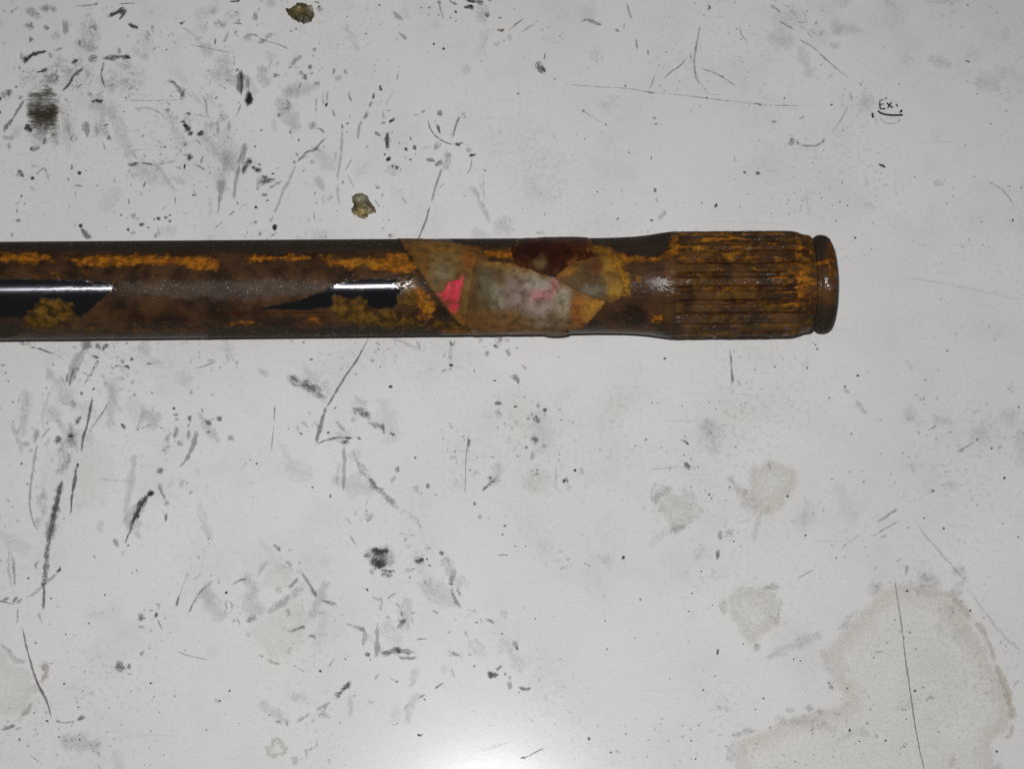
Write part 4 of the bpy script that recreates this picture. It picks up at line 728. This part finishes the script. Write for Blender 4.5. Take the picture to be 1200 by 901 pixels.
def build_stamp():
    S = []
    def s(pts, w, a=0.92, brk=0.12, w2=None):
        S.append(ch_line(pts, w, a, brk, 0.0, (0.012, 0.012, 0.014), w2, True, True))
    # a worn round ink stamp reading EX with a bar under it
    s([(1031.2, 118.0), (1031.0, 123.0), (1031.4, 127.6)], 1.9, .8, .7)
    s([(1031.4, 127.4), (1034, 128.0), (1037.5, 127.4)], 1.6)
    s([(1031.4, 122.8), (1034, 122.4), (1036.4, 122.0)], 1.3, .6, .6)
    s([(1031.4, 118.2), (1033.5, 117.4), (1035.5, 117.2)], 1.3, .6, .8)
    s([(1039.2, 120.8), (1042.2, 123.6), (1046.2, 126.6)], 1.7)
    s([(1044.6, 120.2), (1042.2, 123.6), (1040.2, 127.0)], 1.6, .85)
    s([(1037.0, 116.6), (1039.4, 114.4)], 1.6, .7, .8)
    s([(1050.4, 122.0), (1051.0, 123.6), (1051.6, 125.4)], 1.8, .8)
    s([(1028.9, 130.0), (1031, 132.0), (1034.5, 133.6), (1041, 134.9), (1049, 135.3), (1058, 134.9)], 2.0, .97, .05)
    s([(1031, 137.5), (1034, 142.0), (1039, 144.6), (1045, 145.4), (1051, 144), (1055.5, 140)], 1.0, .32, .7)
    s([(1034, 139.5), (1044, 139.0), (1054, 139.4)], .8, .18, .8)
    s([(1022.2, 132.8), (1022.6, 135.4), (1022.9, 138.4)], 2.3, .95)
    S.append(ch_blob([(1052, 132.6), (1057, 127.6), (1057.6, 132.2)], .96, .1, 1.0, (0.012, 0.012, 0.014), 0.1, step=.8))
    make_mark("ink_stamp", S, TABLE, label="worn round black ink stamp reading EX")
build_stamp()

# ------------------------------------------------------------------ dried lumps stuck to the table
def build_lump(name, poly, hmax, tints, label, seed):
    outl = rough_outline(spline_pts(np.vstack([poly, poly[:1]]), 1.0)[:-1], 2.2, 3.5, 0.7, seed)
    V2, F, d = fill_outline(outl, 0.75)
    P = lay_flat(V2, 0.0)
    c = P.mean(0); c[2] = 0
    D = np.clip(d / 3.5, 0, 1)
    rid = fbm(V2[:, 0] / 3.2, V2[:, 1] / 3.2, seed, 4)
    P[:, 2] = 0.07 + hmax * sstep(0, 7, d) * (0.35 + 0.9 * rid)
    tint = np.zeros((len(P), 4)); tint[:, 3] = 1; tint[:, :3] = tints[0]
    for (x, y, rx, ry, colr) in tints[1]:
        k = np.exp(-(((V2[:, 0] - x) / rx) ** 2 + ((V2[:, 1] - y) / ry) ** 2))[:, None]
        tint[:, :3] = tint[:, :3] * (1 - k) + np.array(colr) * k
    tint[:, :3] *= 1.5
    nv = len(P)
    # close it underneath
    Q = P.copy(); Q[:, 2] = 0.03
    me = mesh_np(name, np.vstack([P, Q]) - c, np.vstack([F, F[:, ::-1] + nv]))
    col_attr(me, "tint", np.vstack([tint, tint]))
    col_attr(me, "cover", np.repeat(np.concatenate([D, D])[:, None], 4, 1))
    o = link(name, me, M_LUMP, None, label=label, category="dried residue", group="dried lumps on the table")
    o.location = Vector(c * MM)
    return o
build_lump("residue_lump", [(331, 8), (340, 9), (351, 3), (361, 5), (368, 8), (369, 19), (364, 28), (354, 28), (344, 24), (337, 16)], 1.3,
           ((0.055, 0.042, 0.014), [(350, 12, 6, 5, (0.15, 0.12, 0.045)), (365, 9, 4, 7, (0.30, 0.26, 0.20)), (353, 23, 9, 4, (0.02, 0.013, 0.006)), (336, 14, 3, 4, (0.06, 0.03, 0.015))]),
           "larger olive brown dried lump at the far edge of the table", 5)
build_lump("residue_lump", [(412, 229), (420, 225), (431, 231), (438, 241), (442, 248), (436, 252), (428, 257), (419, 255), (412, 249), (413, 240)], 1.1,
           ((0.10, 0.085, 0.040), [(425, 250, 9, 4, (0.21, 0.145, 0.048)), (416, 241, 3, 5, (0.025, 0.018, 0.010)), (424, 233, 7, 4, (0.24, 0.23, 0.18)), (439, 247, 3, 4, (0.12, 0.08, 0.06)), (430, 240, 3, 3, (0.05, 0.04, 0.03))]),
           "smaller dried lump, half brown half grey, on the table close to the shaft", 8)

# ------------------------------------------------------------------ the axle shaft
def axis_fit():
    zc = 62.3 * 0.2374
    p0 = ground(0, 341.0, zc); p1 = ground(860, 333.4, zc)
    return p0, p1, zc
_p0, _p1, ZC = axis_fit()
_d = (_p1 - _p0) / np.linalg.norm(_p1 - _p0)
PSI = math.atan2(_d[1], _d[0])
AX = np.array([math.cos(PSI), math.sin(PSI), 0.0]); AY = np.array([-math.sin(PSI), math.cos(PSI), 0.0])
# origin of the shaft: on the table below the axis where the bar crosses the middle of the view
_t = (0.0 - _p0[0]) / _d[0]
ORG = _p0 + _d * _t; ORG[2] = 0.0
DEPTH_AX = float((ORG + np.array([0, 0, ZC]) - CAM) @ FWD)
MPP = DEPTH_AX / FPX                      # mm per photo pixel at axis height
PHI = math.atan2(ORG[1] - CAM[1], CAM[2] - ZC)   # the lens looks at the bar leaning this much

def xm(u):                                 # photo x at axis height -> mm along the shaft
    return (u - 600.0) * MPP / math.cos(PSI)

PROF = [(-500, 57.5), (0, 57.4), (440, 56.7), (620, 56.0), (700, 55.6), (728, 56.1), (745, 57.0), (760, 58.6), (774, 60.7), (784, 62.0), (791, 62.3),
        (921, 62.3), (927, 61.9), (933, 60.4), (938.5, 58.2), (942, 57.2), (946, 56.8), (948.5, 56.0), (950, 53.4), (953.5, 53.0), (955, 55.0), (957, 56.3), (960, 56.9), (964, 56.8), (967.5, 55.6), (970, 53.6), (971.5, 50.5), (972, 46)]
PU = np.array([p[0] for p in PROF], float); PR = np.array([p[1] for p in PROF], float) * MPP
def rad(u):
    return np.interp(u, PU, PR)

def shaft_world(x, y, z):
    return ORG[None] + x[:, None] * AX[None] + y[:, None] * AY[None] + z[:, None] * np.array([[0, 0, 1.0]])

SHAFT = bpy.data.objects.new("axle_shaft", None)
scene.collection.objects.link(SHAFT)
SHAFT.location = Vector(ORG * MM)
SHAFT.rotation_euler = (0, 0, PSI)
SHAFT["label"] = "rusty black steel axle shaft with splined end and scraps of stained tape"
SHAFT["category"] = "axle shaft"

# coats traced on the visible side: (polygon, softness)
COATS = {
 'orange': [
  ([(0, 295), (40, 296), (62, 299), (60, 305), (35, 309), (0, 307)], 4),
  ([(72, 303), (110, 299), (150, 297), (200, 299), (248, 298), (256, 304), (255, 316), (240, 318), (205, 312), (160, 312), (125, 316), (95, 312)], 4),
  ([(285, 299), (362, 299), (360, 306), (330, 306), (290, 309)], 3),
  ([(366, 300), (430, 301), (466, 296), (482, 300), (490, 318), (478, 325), (452, 320), (430, 312), (400, 315), (370, 308)], 4),
  ([(486, 336), (500, 338), (512, 352), (514, 368), (500, 378), (486, 372), (482, 352)], 5, .72),
  ([(560, 292), (600, 291), (612, 300), (600, 306), (570, 304)], 4),
  ([(722, 292), (737, 301), (760, 300), (784, 297), (788, 274), (796, 272), (800, 290), (790, 303), (760, 308), (736, 310), (724, 304)], 3.5),
  ([(40, 318), (120, 316), (125, 331), (44, 333)], 9, .5), ([(60, 320), (82, 319), (84, 331), (62, 332)], 8, .6),
  ([(270, 377), (302, 376), (300, 382), (270, 382)], 4), ([(334, 364), (346, 363), (352, 372), (342, 376)], 5, .75), ([(350, 374), (364, 367), (378, 370), (374, 382), (354, 383)], 6, .75),
  ([(520, 384), (620, 386), (650, 390), (600, 394), (520, 391)], 5),
  ([(762, 368), (776, 366), (776, 378), (764, 378)], 5),
 ],
 'yellow': [
  ([(372, 302), (420, 303), (452, 311), (446, 316), (410, 312), (376, 307)], 5),
  ([(692, 288), (712, 285), (722, 296), (736, 305), (738, 330), (742, 346), (728, 352), (712, 346), (712, 318), (704, 298), (694, 296)], 5),
  ([(496, 350), (506, 352), (508, 366), (498, 370)], 4), ([(744, 322), (754, 322), (752, 332), (744, 332)], 4),
  ([(573, 312), (588, 313), (588, 321), (575, 321)], 3), ([(46, 350), (60, 349), (68, 368), (52, 372)], 8, .5),
 ],
 'black': [
  ([(-400, 327), (60, 327), (126, 329), (136, 337), (118, 352), (104, 366), (96, 372), (-400, 371)], 1.6),
  ([(298, 363), (345, 353), (378, 341), (396, 331), (420, 327), (464, 326), (470, 345), (462, 362), (430, 361), (386, 361), (360, 363)], 1.6),
 ],
 'strip': [
  ([(-400, 270), (0, 272), (470, 270), (470, 293), (400, 297), (250, 297), (0, 295), (-400, 296)], 4),
  ([(520, 270), (606, 270), (606, 290), (560, 290), (530, 286)], 3),
  ([(688, 268), (790, 262), (788, 284), (780, 296), (740, 300), (720, 292), (690, 285)], 3),
  ([(-400, 375), (30, 374), (22, 395), (-400, 402)], 4),
  ([(240, 384), (480, 380), (520, 386), (520, 402), (240, 404)], 5),
 ],
 'olive': [
  ([(32, 372), (38, 358), (52, 348), (72, 349), (84, 358), (94, 372), (80, 377), (70, 388), (40, 388), (24, 380)], 4, .85), ([(60, 376), (110, 377), (250, 382), (246, 393), (60, 393)], 8, .62),
  ([(383, 352), (392, 345), (428, 346), (432, 358), (462, 364), (500, 374), (520, 386), (430, 384), (388, 376)], 4, .85),
  ([(460, 330), (490, 325), (500, 345), (486, 365), (466, 362), (470, 345)], 6),
  ([(500, 372), (545, 376), (640, 386), (640, 394), (520, 392)], 5),
 ],
 'grey': [
  ([(140, 330), (250, 326), (380, 326), (396, 336), (370, 346), (300, 355), (200, 350), (140, 345)], 12),
  ([(462, 328), (488, 328), (494, 345), (470, 345)], 8), ([(560, 386), (660, 386), (660, 391), (560, 391)], 3), ([(0, 386), (520, 384), (520, 391), (0, 393)], 6, .4),
 ],
 'deep': [
  ([(120, 362), (260, 360), (420, 364), (420, 382), (120, 384)], 9, .42), ([(0, 312), (380, 318), (380, 330), (0, 326)], 9, .36), ([(740, 306), (800, 306), (800, 384), (740, 386)], 14, .3),
  ([(596, 288), (640, 276), (690, 276), (700, 300), (655, 322), (640, 322), (610, 310)], 5),
  ([(690, 304), (716, 306), (714, 330), (696, 326)], 6),
 ],
 'wet': [
  ([(760, 320), (788, 314), (792, 342), (770, 348), (758, 342)], 7, .55),
  ([(460, 322), (486, 326), (490, 340), (462, 344)], 6),
 ],
}
RED_LINE = [(252, 366.0), (300, 366.6), (345, 366.4), (387, 366.0)]

def coats(P, x, th, r):
    """paint and rust layers for points of the shaft, plus how proud each stands"""
    u, v = to_photo(P)
    wu = u + 9 * (fbm(x / 2.6, th * r / 2.2, 21, 4) - .5) * 2
    wv = v + 4.2 * (fbm(x / 2.6, th * r / 2.0, 43, 3) - .5) * 2
    front = sstep(-0.25, 0.1, np.cos(th))       # th = 0 faces the lens
    out = {}
    for key, polys in COATS.items():
        m = np.zeros(len(u))
        for ent in polys:
            poly, soft, amt = ent if len(ent) == 3 else (*ent, 1.0)
            uu, vv_ = (u * .5 + wu * .5, v * .6 + wv * .4) if key == 'black' else (wu, wv)
            kk = 1.7 if key in ('orange', 'olive', 'yellow') else 1.0
            m = np.maximum(m, amt * sstep(-soft * 1.1 * kk, soft * 1.6 * kk, sdist(uu, vv_, poly)))
        out[key] = m * front * (1.0 if key in ('orange', 'yellow') else 1.0)
    line = spline_pts(RED_LINE, 3)
    dl = np.min(np.abs(v[:, None] - line[None, :, 1]) + 3 * np.maximum(0, np.abs(u[:, None] - line[None, :, 0]) - 2.0), axis=1) if len(u) < 1 else None
    rl = sstep(1.5, 0.3, np.abs(v - 366.3)) * sstep(252, 262, u) * sstep(388, 380, u) * front
    out['deep'] = np.maximum(out['deep'], rl * .75)
    return out, u, v, front

def spare(us):
    return np.concatenate([[us[0] - .9], us, [us[-1] + .9]])

def ring_grid(us, ths):
    U, T = np.meshgrid(us, ths, indexing='ij')     # us carries one spare ring at either end for the normals
    return U.ravel(), T.ravel()

def grid_faces(nu, nt):
    i = np.arange(nu - 1)[:, None]; j = np.arange(nt)[None, :]
    a = (i * nt + j).ravel(); b = (i * nt + (j + 1) % nt).ravel()
    c = ((i + 1) * nt + (j + 1) % nt).ravel(); d = ((i + 1) * nt + j).ravel()
    return np.stack([a, d, c, b], 1)

def to_local(x, th, r):
    """th measured from the direction that faces the lens"""
    y = r * np.sin(th - PHI); z = ZC + r * np.cos(th - PHI)
    return np.stack([x, y, z], 1)

def finish_part(name, x, th, r, nu, nt, relief=True, cap=None, extra=None, mat=None, pit=1.0):
    L0 = to_local(x, th, r)
    P = shaft_world(L0[:, 0], L0[:, 1], L0[:, 2])
    c, u, v, front = coats(P, x, th, r)
    if extra:
        extra(c, u, v, x, th, r, front)
    if relief:
        f1 = fbm(x / .9, th * r / .9, 5, 4); f2 = fbm(x / 3.0, th * r / 3.0, 6, 3)
        crust = np.maximum(c['orange'], c['yellow'])
        smooth = np.maximum(c['black'], c['strip'] * .8)
        h = pit * (0.10 * (f2 - .5) * (1 - smooth) + 0.10 * (f1 - .5) * (1 - smooth))
        h = h + crust * (0.03 + 0.22 * np.maximum(f1 - .35, 0)) + 0.04 * c['olive'] - 0.02 * c['black']
        h = h + c['wet'] * 0.16 * (fbm(x / .7, th * r / .7, 91, 2) - .5)
        h = h * sstep(-.6, .0, np.cos(th))      # keep the underside on the table
        r = r + h
        L0 = to_local(x, th, r)
    G = L0.reshape(nu, nt, 3)
    du = np.gradient(G, axis=0)
    dt = np.roll(G, -1, axis=1) - np.roll(G, 1, axis=1)
    NR = np.cross(dt, du); NR /= np.maximum(np.linalg.norm(NR, axis=2, keepdims=True), 1e-9)
    cen = G - np.array([0, 0, ZC]); cen[:, :, 0] = 0
    NR *= np.sign(np.sum(NR * cen, axis=2, keepdims=True) + 1e-12)
    keep = slice(1, nu - 1)
    idx = np.arange(nu * nt).reshape(nu, nt)[keep].ravel()
    V = L0[idx]; NV = NR[keep].reshape(-1, 3)
    c = {k_: a_[idx] for k_, a_ in c.items()}
    nu = nu - 2
    F = grid_faces(nu, nt)
    A = np.stack([c['orange'], c['black'], c['strip'], c['olive']], 1)
    B = np.stack([c['yellow'], c['grey'], c['deep'], c['wet']], 1)
    if cap is not None:                          # flat end: fan of quads into the centre as a ring + tiny disc
        last = V[-nt:].copy(); cen = np.array([[last[0, 0], 0, ZC]])
        rings = [cen + (last - cen) * k + np.array([[cap * (1 - k), 0, 0]]) for k in (0.8, 0.5, 0.2, 0.02)]
        base = len(V) - nt
        for k, q in enumerate(rings):
            s = len(V); V = np.vstack([V, q])
            j = np.arange(nt)
            F = np.vstack([F, np.stack([base + j, s + j, s + (j + 1) % nt, base + (j + 1) % nt], 1)])
            A = np.vstack([A, np.zeros((nt, 4))]); B = np.vstack([B, np.zeros((nt, 4))])
            base = s
            NV = np.vstack([NV, np.tile([[1.0, 0, 0]], (nt, 1))])
    me = mesh_np(name, V, F)
    me.normals_split_custom_set_from_vertices(NV)
    col_attr(me, "coat_a", A); col_attr(me, "coat_b", B)
    return link(name, me, mat or M_SHAFT, SHAFT)

# plain bar
us = spare(np.concatenate([np.linspace(-420, -12, 60), np.arange(-10, 773.5, 1.05), [774.1]]))
nt = 300
U, T = ring_grid(us, np.linspace(0, 2 * math.pi, nt, endpoint=False))
finish_part("shaft_bar", xm(U), T, rad(U), len(us), nt)

# splined section
NTEETH = 24
def spline_r(u, th):
    r0 = rad(u)
    root = 57.0 * MPP
    ph = (th * NTEETH / (2 * math.pi) + 0.28) % 1.0
    d = np.abs(ph - .5) * 2                         # 0 tooth crown, 1 valley
    valley = sstep(0.38, 0.86, d)
    depth = 0.7 * np.maximum(r0 - root, 0) * sstep(776, 800, u)
    return r0 - depth * valley * (0.78 + 0.3 * vnoise(u / 9, th * 4, 12))
def spline_coats(c, u, v, x, th, r, front):
    ph = (th * NTEETH / (2 * math.pi) + 0.28) % 1.0
    cell = np.floor(th * NTEETH / (2 * math.pi) + 0.28)
    d = np.abs(ph - .5) * 2
    val = sstep(0.45, 0.78, d)
    n1 = fbm(x / 5.0, cell * 3.7, 31, 3); n2 = fbm(x / 1.6, th * r / 1.2, 33, 3); n3 = fbm(x / 6.5, cell * 2.1 + 50, 37, 3)
    on = sstep(786, 794, u)
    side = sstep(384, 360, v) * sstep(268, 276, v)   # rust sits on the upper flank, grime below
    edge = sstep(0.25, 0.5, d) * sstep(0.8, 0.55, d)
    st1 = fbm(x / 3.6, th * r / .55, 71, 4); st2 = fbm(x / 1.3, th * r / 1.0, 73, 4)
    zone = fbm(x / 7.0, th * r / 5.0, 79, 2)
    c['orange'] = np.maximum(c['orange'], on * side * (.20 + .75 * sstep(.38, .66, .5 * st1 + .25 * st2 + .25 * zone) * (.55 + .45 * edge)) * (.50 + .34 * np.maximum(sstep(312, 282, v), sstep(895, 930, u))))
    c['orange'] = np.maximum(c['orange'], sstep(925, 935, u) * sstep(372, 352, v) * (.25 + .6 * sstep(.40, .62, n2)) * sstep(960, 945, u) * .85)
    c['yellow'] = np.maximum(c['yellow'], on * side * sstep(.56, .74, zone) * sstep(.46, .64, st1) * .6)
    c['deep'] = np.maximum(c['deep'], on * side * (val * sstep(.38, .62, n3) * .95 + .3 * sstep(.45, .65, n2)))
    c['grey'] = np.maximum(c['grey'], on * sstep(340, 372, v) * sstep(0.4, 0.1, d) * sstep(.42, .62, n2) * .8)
    c['olive'] = np.maximum(c['olive'], on * (.16 + .34 * sstep(.42, .62, n3)))
    c['wet'] = np.maximum(c['wet'], on * sstep(.66, .74, n2) * .5)
us = np.arange(774.1, 947.6, 0.95)
us = spare(np.concatenate([us[:-1], [947.6]]))
nt = 24 * 26
U, T = ring_grid(us, np.linspace(0, 2 * math.pi, nt, endpoint=False))
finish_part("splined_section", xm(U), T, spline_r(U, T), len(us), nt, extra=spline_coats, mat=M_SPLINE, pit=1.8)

# retaining-ring groove and the end collar beyond it
def collar_coats(c, u, v, x, th, r, front):
    n2 = fbm(x / 1.6, th * r / 1.6, 63, 3)
    up = sstep(344, 330, v)
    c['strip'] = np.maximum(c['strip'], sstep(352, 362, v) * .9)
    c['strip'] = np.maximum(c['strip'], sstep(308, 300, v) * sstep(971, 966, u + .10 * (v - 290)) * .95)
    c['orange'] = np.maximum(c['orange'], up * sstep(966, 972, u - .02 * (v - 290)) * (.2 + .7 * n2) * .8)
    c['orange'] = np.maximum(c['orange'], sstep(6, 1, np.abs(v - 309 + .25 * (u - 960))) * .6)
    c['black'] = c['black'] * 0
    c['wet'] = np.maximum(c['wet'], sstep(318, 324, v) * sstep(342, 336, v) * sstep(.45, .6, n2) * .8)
us = spare(np.concatenate([np.arange(947.6, 955.4, .4), [955.6]]))
nt = 260
U, T = ring_grid(us, np.linspace(0, 2 * math.pi, nt, endpoint=False))
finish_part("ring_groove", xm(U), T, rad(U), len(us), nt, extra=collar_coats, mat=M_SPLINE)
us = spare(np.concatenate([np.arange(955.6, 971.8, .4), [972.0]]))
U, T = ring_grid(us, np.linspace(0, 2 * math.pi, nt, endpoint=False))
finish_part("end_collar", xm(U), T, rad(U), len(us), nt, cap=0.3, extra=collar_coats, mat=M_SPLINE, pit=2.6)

# ------------------------------------------------------------------ tape and varnish on the bar
def on_bar(V2, lift):
    """place photo-traced outline points on the bar surface (wrapping past the edges)"""
    u = V2[:, 0]; v = V2[:, 1]
    vc = 341.0 - 0.00884 * u
    rp = rad(u) / MPP
    s = (vc - v) / rp
    th = np.where(np.abs(s) < .97, np.arcsin(np.clip(s, -.97, .97)), np.sign(s) * (math.asin(.97) + (np.abs(s) - .97) * 5.0))
    r = rad(u) + lift
    z = r * np.cos(th)                         # towards the lens
    x = (u - 600.0) * (DEPTH_AX - z) / FPX / math.cos(PSI)
    return x, th, r

def bar_patch(name, outline, mat, parent, lift, thick, tint, spots, wrinkle=0.12, rag=0.8, step=1.3, seed=1, curl=0.0, label=None, bulge=()):
    outl = rough_outline(outline, rag, 9.0, step, seed)
    V2, F, d = fill_outline(outl, step)
    x, th, _ = on_bar(V2, 0)
    base = lift + wrinkle * (fbm(V2[:, 0] / 9, V2[:, 1] / 14, seed + 3, 4) - .35) * 2 * sstep(0, 8, d)
    base = base + wrinkle * .8 * np.maximum(0, np.sin((V2[:, 0] * .55 + V2[:, 1] * .8) / 5.0 + 3 * fbm(V2[:, 0] / 20, V2[:, 1] / 20, seed + 9, 2)) - .55) * sstep(0, 10, d)
    base = base + curl * sstep(5, 0, d) * fbm(V2[:, 0] / 16, V2[:, 1] / 16, seed + 5, 2)
    for (bu, bv, ru, rv, hh) in bulge:
        base = base + hh * np.exp(-((V2[:, 0] - bu) / ru) ** 4 - ((V2[:, 1] - bv) / rv) ** 2)
    base = np.maximum(base, lift * .7)
    x1, th1, r1 = on_bar(V2, base)
    topv = to_local(x1, th1, r1)
    x0, th0, r0 = on_bar(V2, np.maximum(base - thick, -.05))
    botv = to_local(x0, th0, r0)
    n = len(topv)
    nb = len(outl)
    # boundary vertices come first from the triangulation in outline order; build the rim from boundary edges
    ed = {}
    for f in F:
        for a, b in ((f[0], f[1]), (f[1], f[2]), (f[2], f[0])):
            ed[(a, b)] = 1
    rim = [(a, b) for (a, b) in ed if (b, a) not in ed]
    R = np.array([[a, b + 0, b + n] for a, b in rim] + [[a, b + n, a + n] for a, b in rim], dtype=np.int32)
    R = R[:, ::-1]
    me = mesh_np(name, np.vstack([topv, botv]), np.vstack([F, F[:, ::-1] + n, R]))
    T_ = np.zeros((n, 4)); T_[:, 3] = 1; T_[:, :3] = tint
    jx = V2[:, 0] + 7 * (fbm(V2[:, 0] / 8, V2[:, 1] / 8, seed + 20, 3) - .5); jy = V2[:, 1] + 7 * (fbm(V2[:, 0] / 8, V2[:, 1] / 8, seed + 21, 3) - .5)
    for (sx, sy, rx, ry, colr, amt) in spots:
        k = (np.exp(-((((jx - sx) / rx) ** 2 + ((jy - sy) / ry) ** 2) / 1.15) ** 1.8) * amt)[:, None]
        T_[:, :3] = T_[:, :3] * (1 - k) + np.array(colr) * k
    k = (sstep(9, 0.0, d) * .85 * sstep(.38, .62, fbm(V2[:, 0] / 11, V2[:, 1] / 11, seed + 40, 3)))[:, None]     # rust has crept under the edges
    T_[:, :3] = T_[:, :3] * (1 - k) + np.array((0.19, 0.078, 0.018)) * k
    T_[:, :3] *= 0.84
    col_attr(me, "tint", np.vstack([T_, T_]))
    E = np.repeat(np.clip(d / 4.0, 0, 1)[:, None], 4, 1)
    col_attr(me, "cover", np.vstack([E, E]))
    o = link(name, me, mat, parent)
    if label:
        o["label"] = label
    return o

ORA = (0.38, 0.165, 0.028); BRN = (0.13, 0.062, 0.016); GRN = (0.155, 0.125, 0.065); MAU = (0.29, 0.235, 0.20); PNK = (0.42, 0.15, 0.17); RED = (0.66, 0.035, 0.075); YEL = (0.34, 0.19, 0.04); OLB = (0.20, 0.115, 0.028)
# lowest: small flap under the tape's far tip
bar_patch("tape_scrap", [(652, 319), (676, 306), (700, 300), (718, 298), (728, 322), (733, 344), (718, 356), (690, 354), (664, 342), (648, 328)], M_TAPE, SHAFT, .10, .08,
          (0.105, 0.060, 0.022), [(664, 317, 13, 7, (0.34, 0.14, 0.025), .9), (688, 320, 12, 10, (0.11, 0.058, 0.020), .8), (702, 312, 10, 8, (0.11, 0.03, 0.012), .9), (696, 340, 16, 7, (0.17, 0.15, 0.11), .7), (716, 312, 11, 18, (0.33, 0.17, 0.022), .9), (722, 338, 10, 13, (0.36, 0.19, 0.025), .9)], seed=13, label="small stained tape scrap beneath the tip of the pale strip")
left = bar_patch("tape_strip", [(463, 274), (478, 278), (520, 283), (562, 290), (571, 300), (566, 316), (560, 345), (552, 380), (541, 382), (531, 372), (518, 358), (505, 339), (491, 319), (478, 299), (468, 284)], M_TAPE, SHAFT, .12, .10,
          (0.15, 0.078, 0.020), [(512, 288, 32, 12, (0.26, 0.135, 0.028), .97), (520, 304, 22, 7, (0.25, 0.165, 0.06), .85), (519, 320, 13, 8, (0.20, 0.165, 0.095), .85), (508, 332, 6, 6, (0.16, 0.11, 0.05), .8), (496, 308, 8, 14, (0.17, 0.08, 0.02), .8), (550, 302, 9, 16, (0.24, 0.085, 0.018), .95), (549, 350, 5, 24, (0.16, 0.10, 0.028), .9), (480, 300, 5, 14, (0.12, 0.05, 0.014), .7), (534, 376, 12, 10, (0.26, 0.11, 0.02), .85)], seed=3, curl=.06, wrinkle=.11, label="olive brown tape strip with a red patch")
bar_patch("red_print", [(504, 337), (511, 343), (518, 341), (523, 333), (530, 329), (537, 328), (541, 316), (546, 317), (544, 334), (541, 350), (538, 364), (531, 369), (522, 359), (513, 349)], M_TAPE, left, .30, .05,
          RED, [(510, 343, 6, 5, (0.40, 0.09, 0.06), .7), (542, 322, 4, 9, (0.36, 0.11, 0.07), .8), (531, 366, 8, 5, (0.40, 0.10, 0.03), .7), (526, 336, 5, 4, (0.5, 0.10, 0.10), .5)], wrinkle=.05, rag=1.6, seed=23, label="bright red printed patch")
bar_patch("tape_strip", [(562, 293), (574, 306), (600, 309), (624, 317), (648, 324), (668, 336), (690, 345), (710, 354), (702, 364), (690, 377), (680, 386), (655, 387), (615, 386), (580, 388), (546, 384), (545, 370), (549, 345), (554, 318)], M_TAPE, SHAFT, .24, .12,
          (0.15, 0.085, 0.028), [(568, 334, 16, 34, (0.105, 0.085, 0.045), .97), (553, 336, 8, 44, (0.080, 0.042, 0.014), .97), (571, 306, 9, 9, (0.22, 0.10, 0.025), .9), (584, 350, 9, 16, (0.26, 0.235, 0.17), .8), (586, 309, 16, 5, YEL, .85), (614, 320, 22, 7, (0.29, 0.20, 0.10), .85),
                (606, 344, 17, 20, (0.25, 0.19, 0.165), .95), (634, 350, 22, 20, (0.33, 0.265, 0.22), .95), (628, 332, 14, 8, (0.33, 0.29, 0.22), .8), (634, 346, 15, 7, PNK, .8), (650, 336, 6, 8, (0.50, 0.17, 0.19), .85), (660, 352, 9, 20, (0.36, 0.31, 0.22), .85), (677, 366, 8, 24, (0.29, 0.10, 0.018), .95),
                (696, 362, 14, 20, (0.46, 0.215, 0.035), .97), (562, 376, 26, 12, (0.15, 0.070, 0.018), .97), (606, 383, 56, 7, (0.19, 0.088, 0.022), .95), (586, 372, 24, 8, (0.20, 0.105, 0.035), .85), (640, 379, 28, 4, (0.25, 0.20, 0.13), .7)], wrinkle=.2, seed=7, curl=.14, label="pale mauve grey tape strip with an orange pointed tip")
bar_patch("tape_edge_fold", [(548, 378), (600, 380), (655, 380), (668, 390), (664, 396), (640, 398), (600, 397), (552, 396)], M_TAPE, SHAFT, .16, .12,
          (0.15, 0.078, 0.024), [(600, 387, 50, 2.5, (0.26, 0.20, 0.13), .8), (650, 390, 12, 6, (0.15, 0.13, 0.07), .7)], seed=17, bulge=[(652, 395, 14, 6, .7)])
def varnish():
    k = NT("dark_red_varnish")
    oc = k.n('ShaderNodeTexCoord').outputs['Object']
    n1 = k.noise(oc, 260, 4, .6)
    col = k.attr("tint").outputs['Color']
    edge = k.sep(k.attr("cover").outputs['Color'])[0]
    k.put(k.bsdf.inputs['Alpha'], k.step(k.math('ADD', edge, k.math('MULTIPLY', k.math('SUBTRACT', k.noise(oc, 900, 4, 0.65), 0.5), 2.6)), 0.0, 0.55))
    k.put(k.bsdf.inputs['Base Color'], k.mix(k.step(n1, .4, .65), col, (0.022, 0.007, 0.004)))
    k.bsdf.inputs['Roughness'].default_value = 0.5
    k.bsdf.inputs['Specular IOR Level'].default_value = 0.06
    k.put(k.bsdf.inputs['Normal'], k.bump(n1, .4, .0004))
    return k.m
bar_patch("varnish_crust", [(598, 291), (612, 280), (632, 276), (660, 273), (686, 273), (694, 284), (692, 296), (674, 309), (657, 320), (648, 334), (622, 324), (602, 312)], varnish(), SHAFT, .13, .12,
          (0.052, 0.014, 0.006), [(612, 297, 9, 7, (0.03, 0.012, 0.008), .9), (632, 308, 10, 8, (0.15, 0.10, 0.04), .85), (672, 290, 16, 8, (0.085, 0.024, 0.008), .9), (650, 281, 24, 3, (0.13, 0.06, 0.03), .6), (648, 300, 8, 8, (0.03, 0.008, 0.006), .8)], wrinkle=.16, rag=3.0, seed=29, bulge=[(658, 274, 30, 4, .6)], label="thick dark red brown crust beside the pale tape")
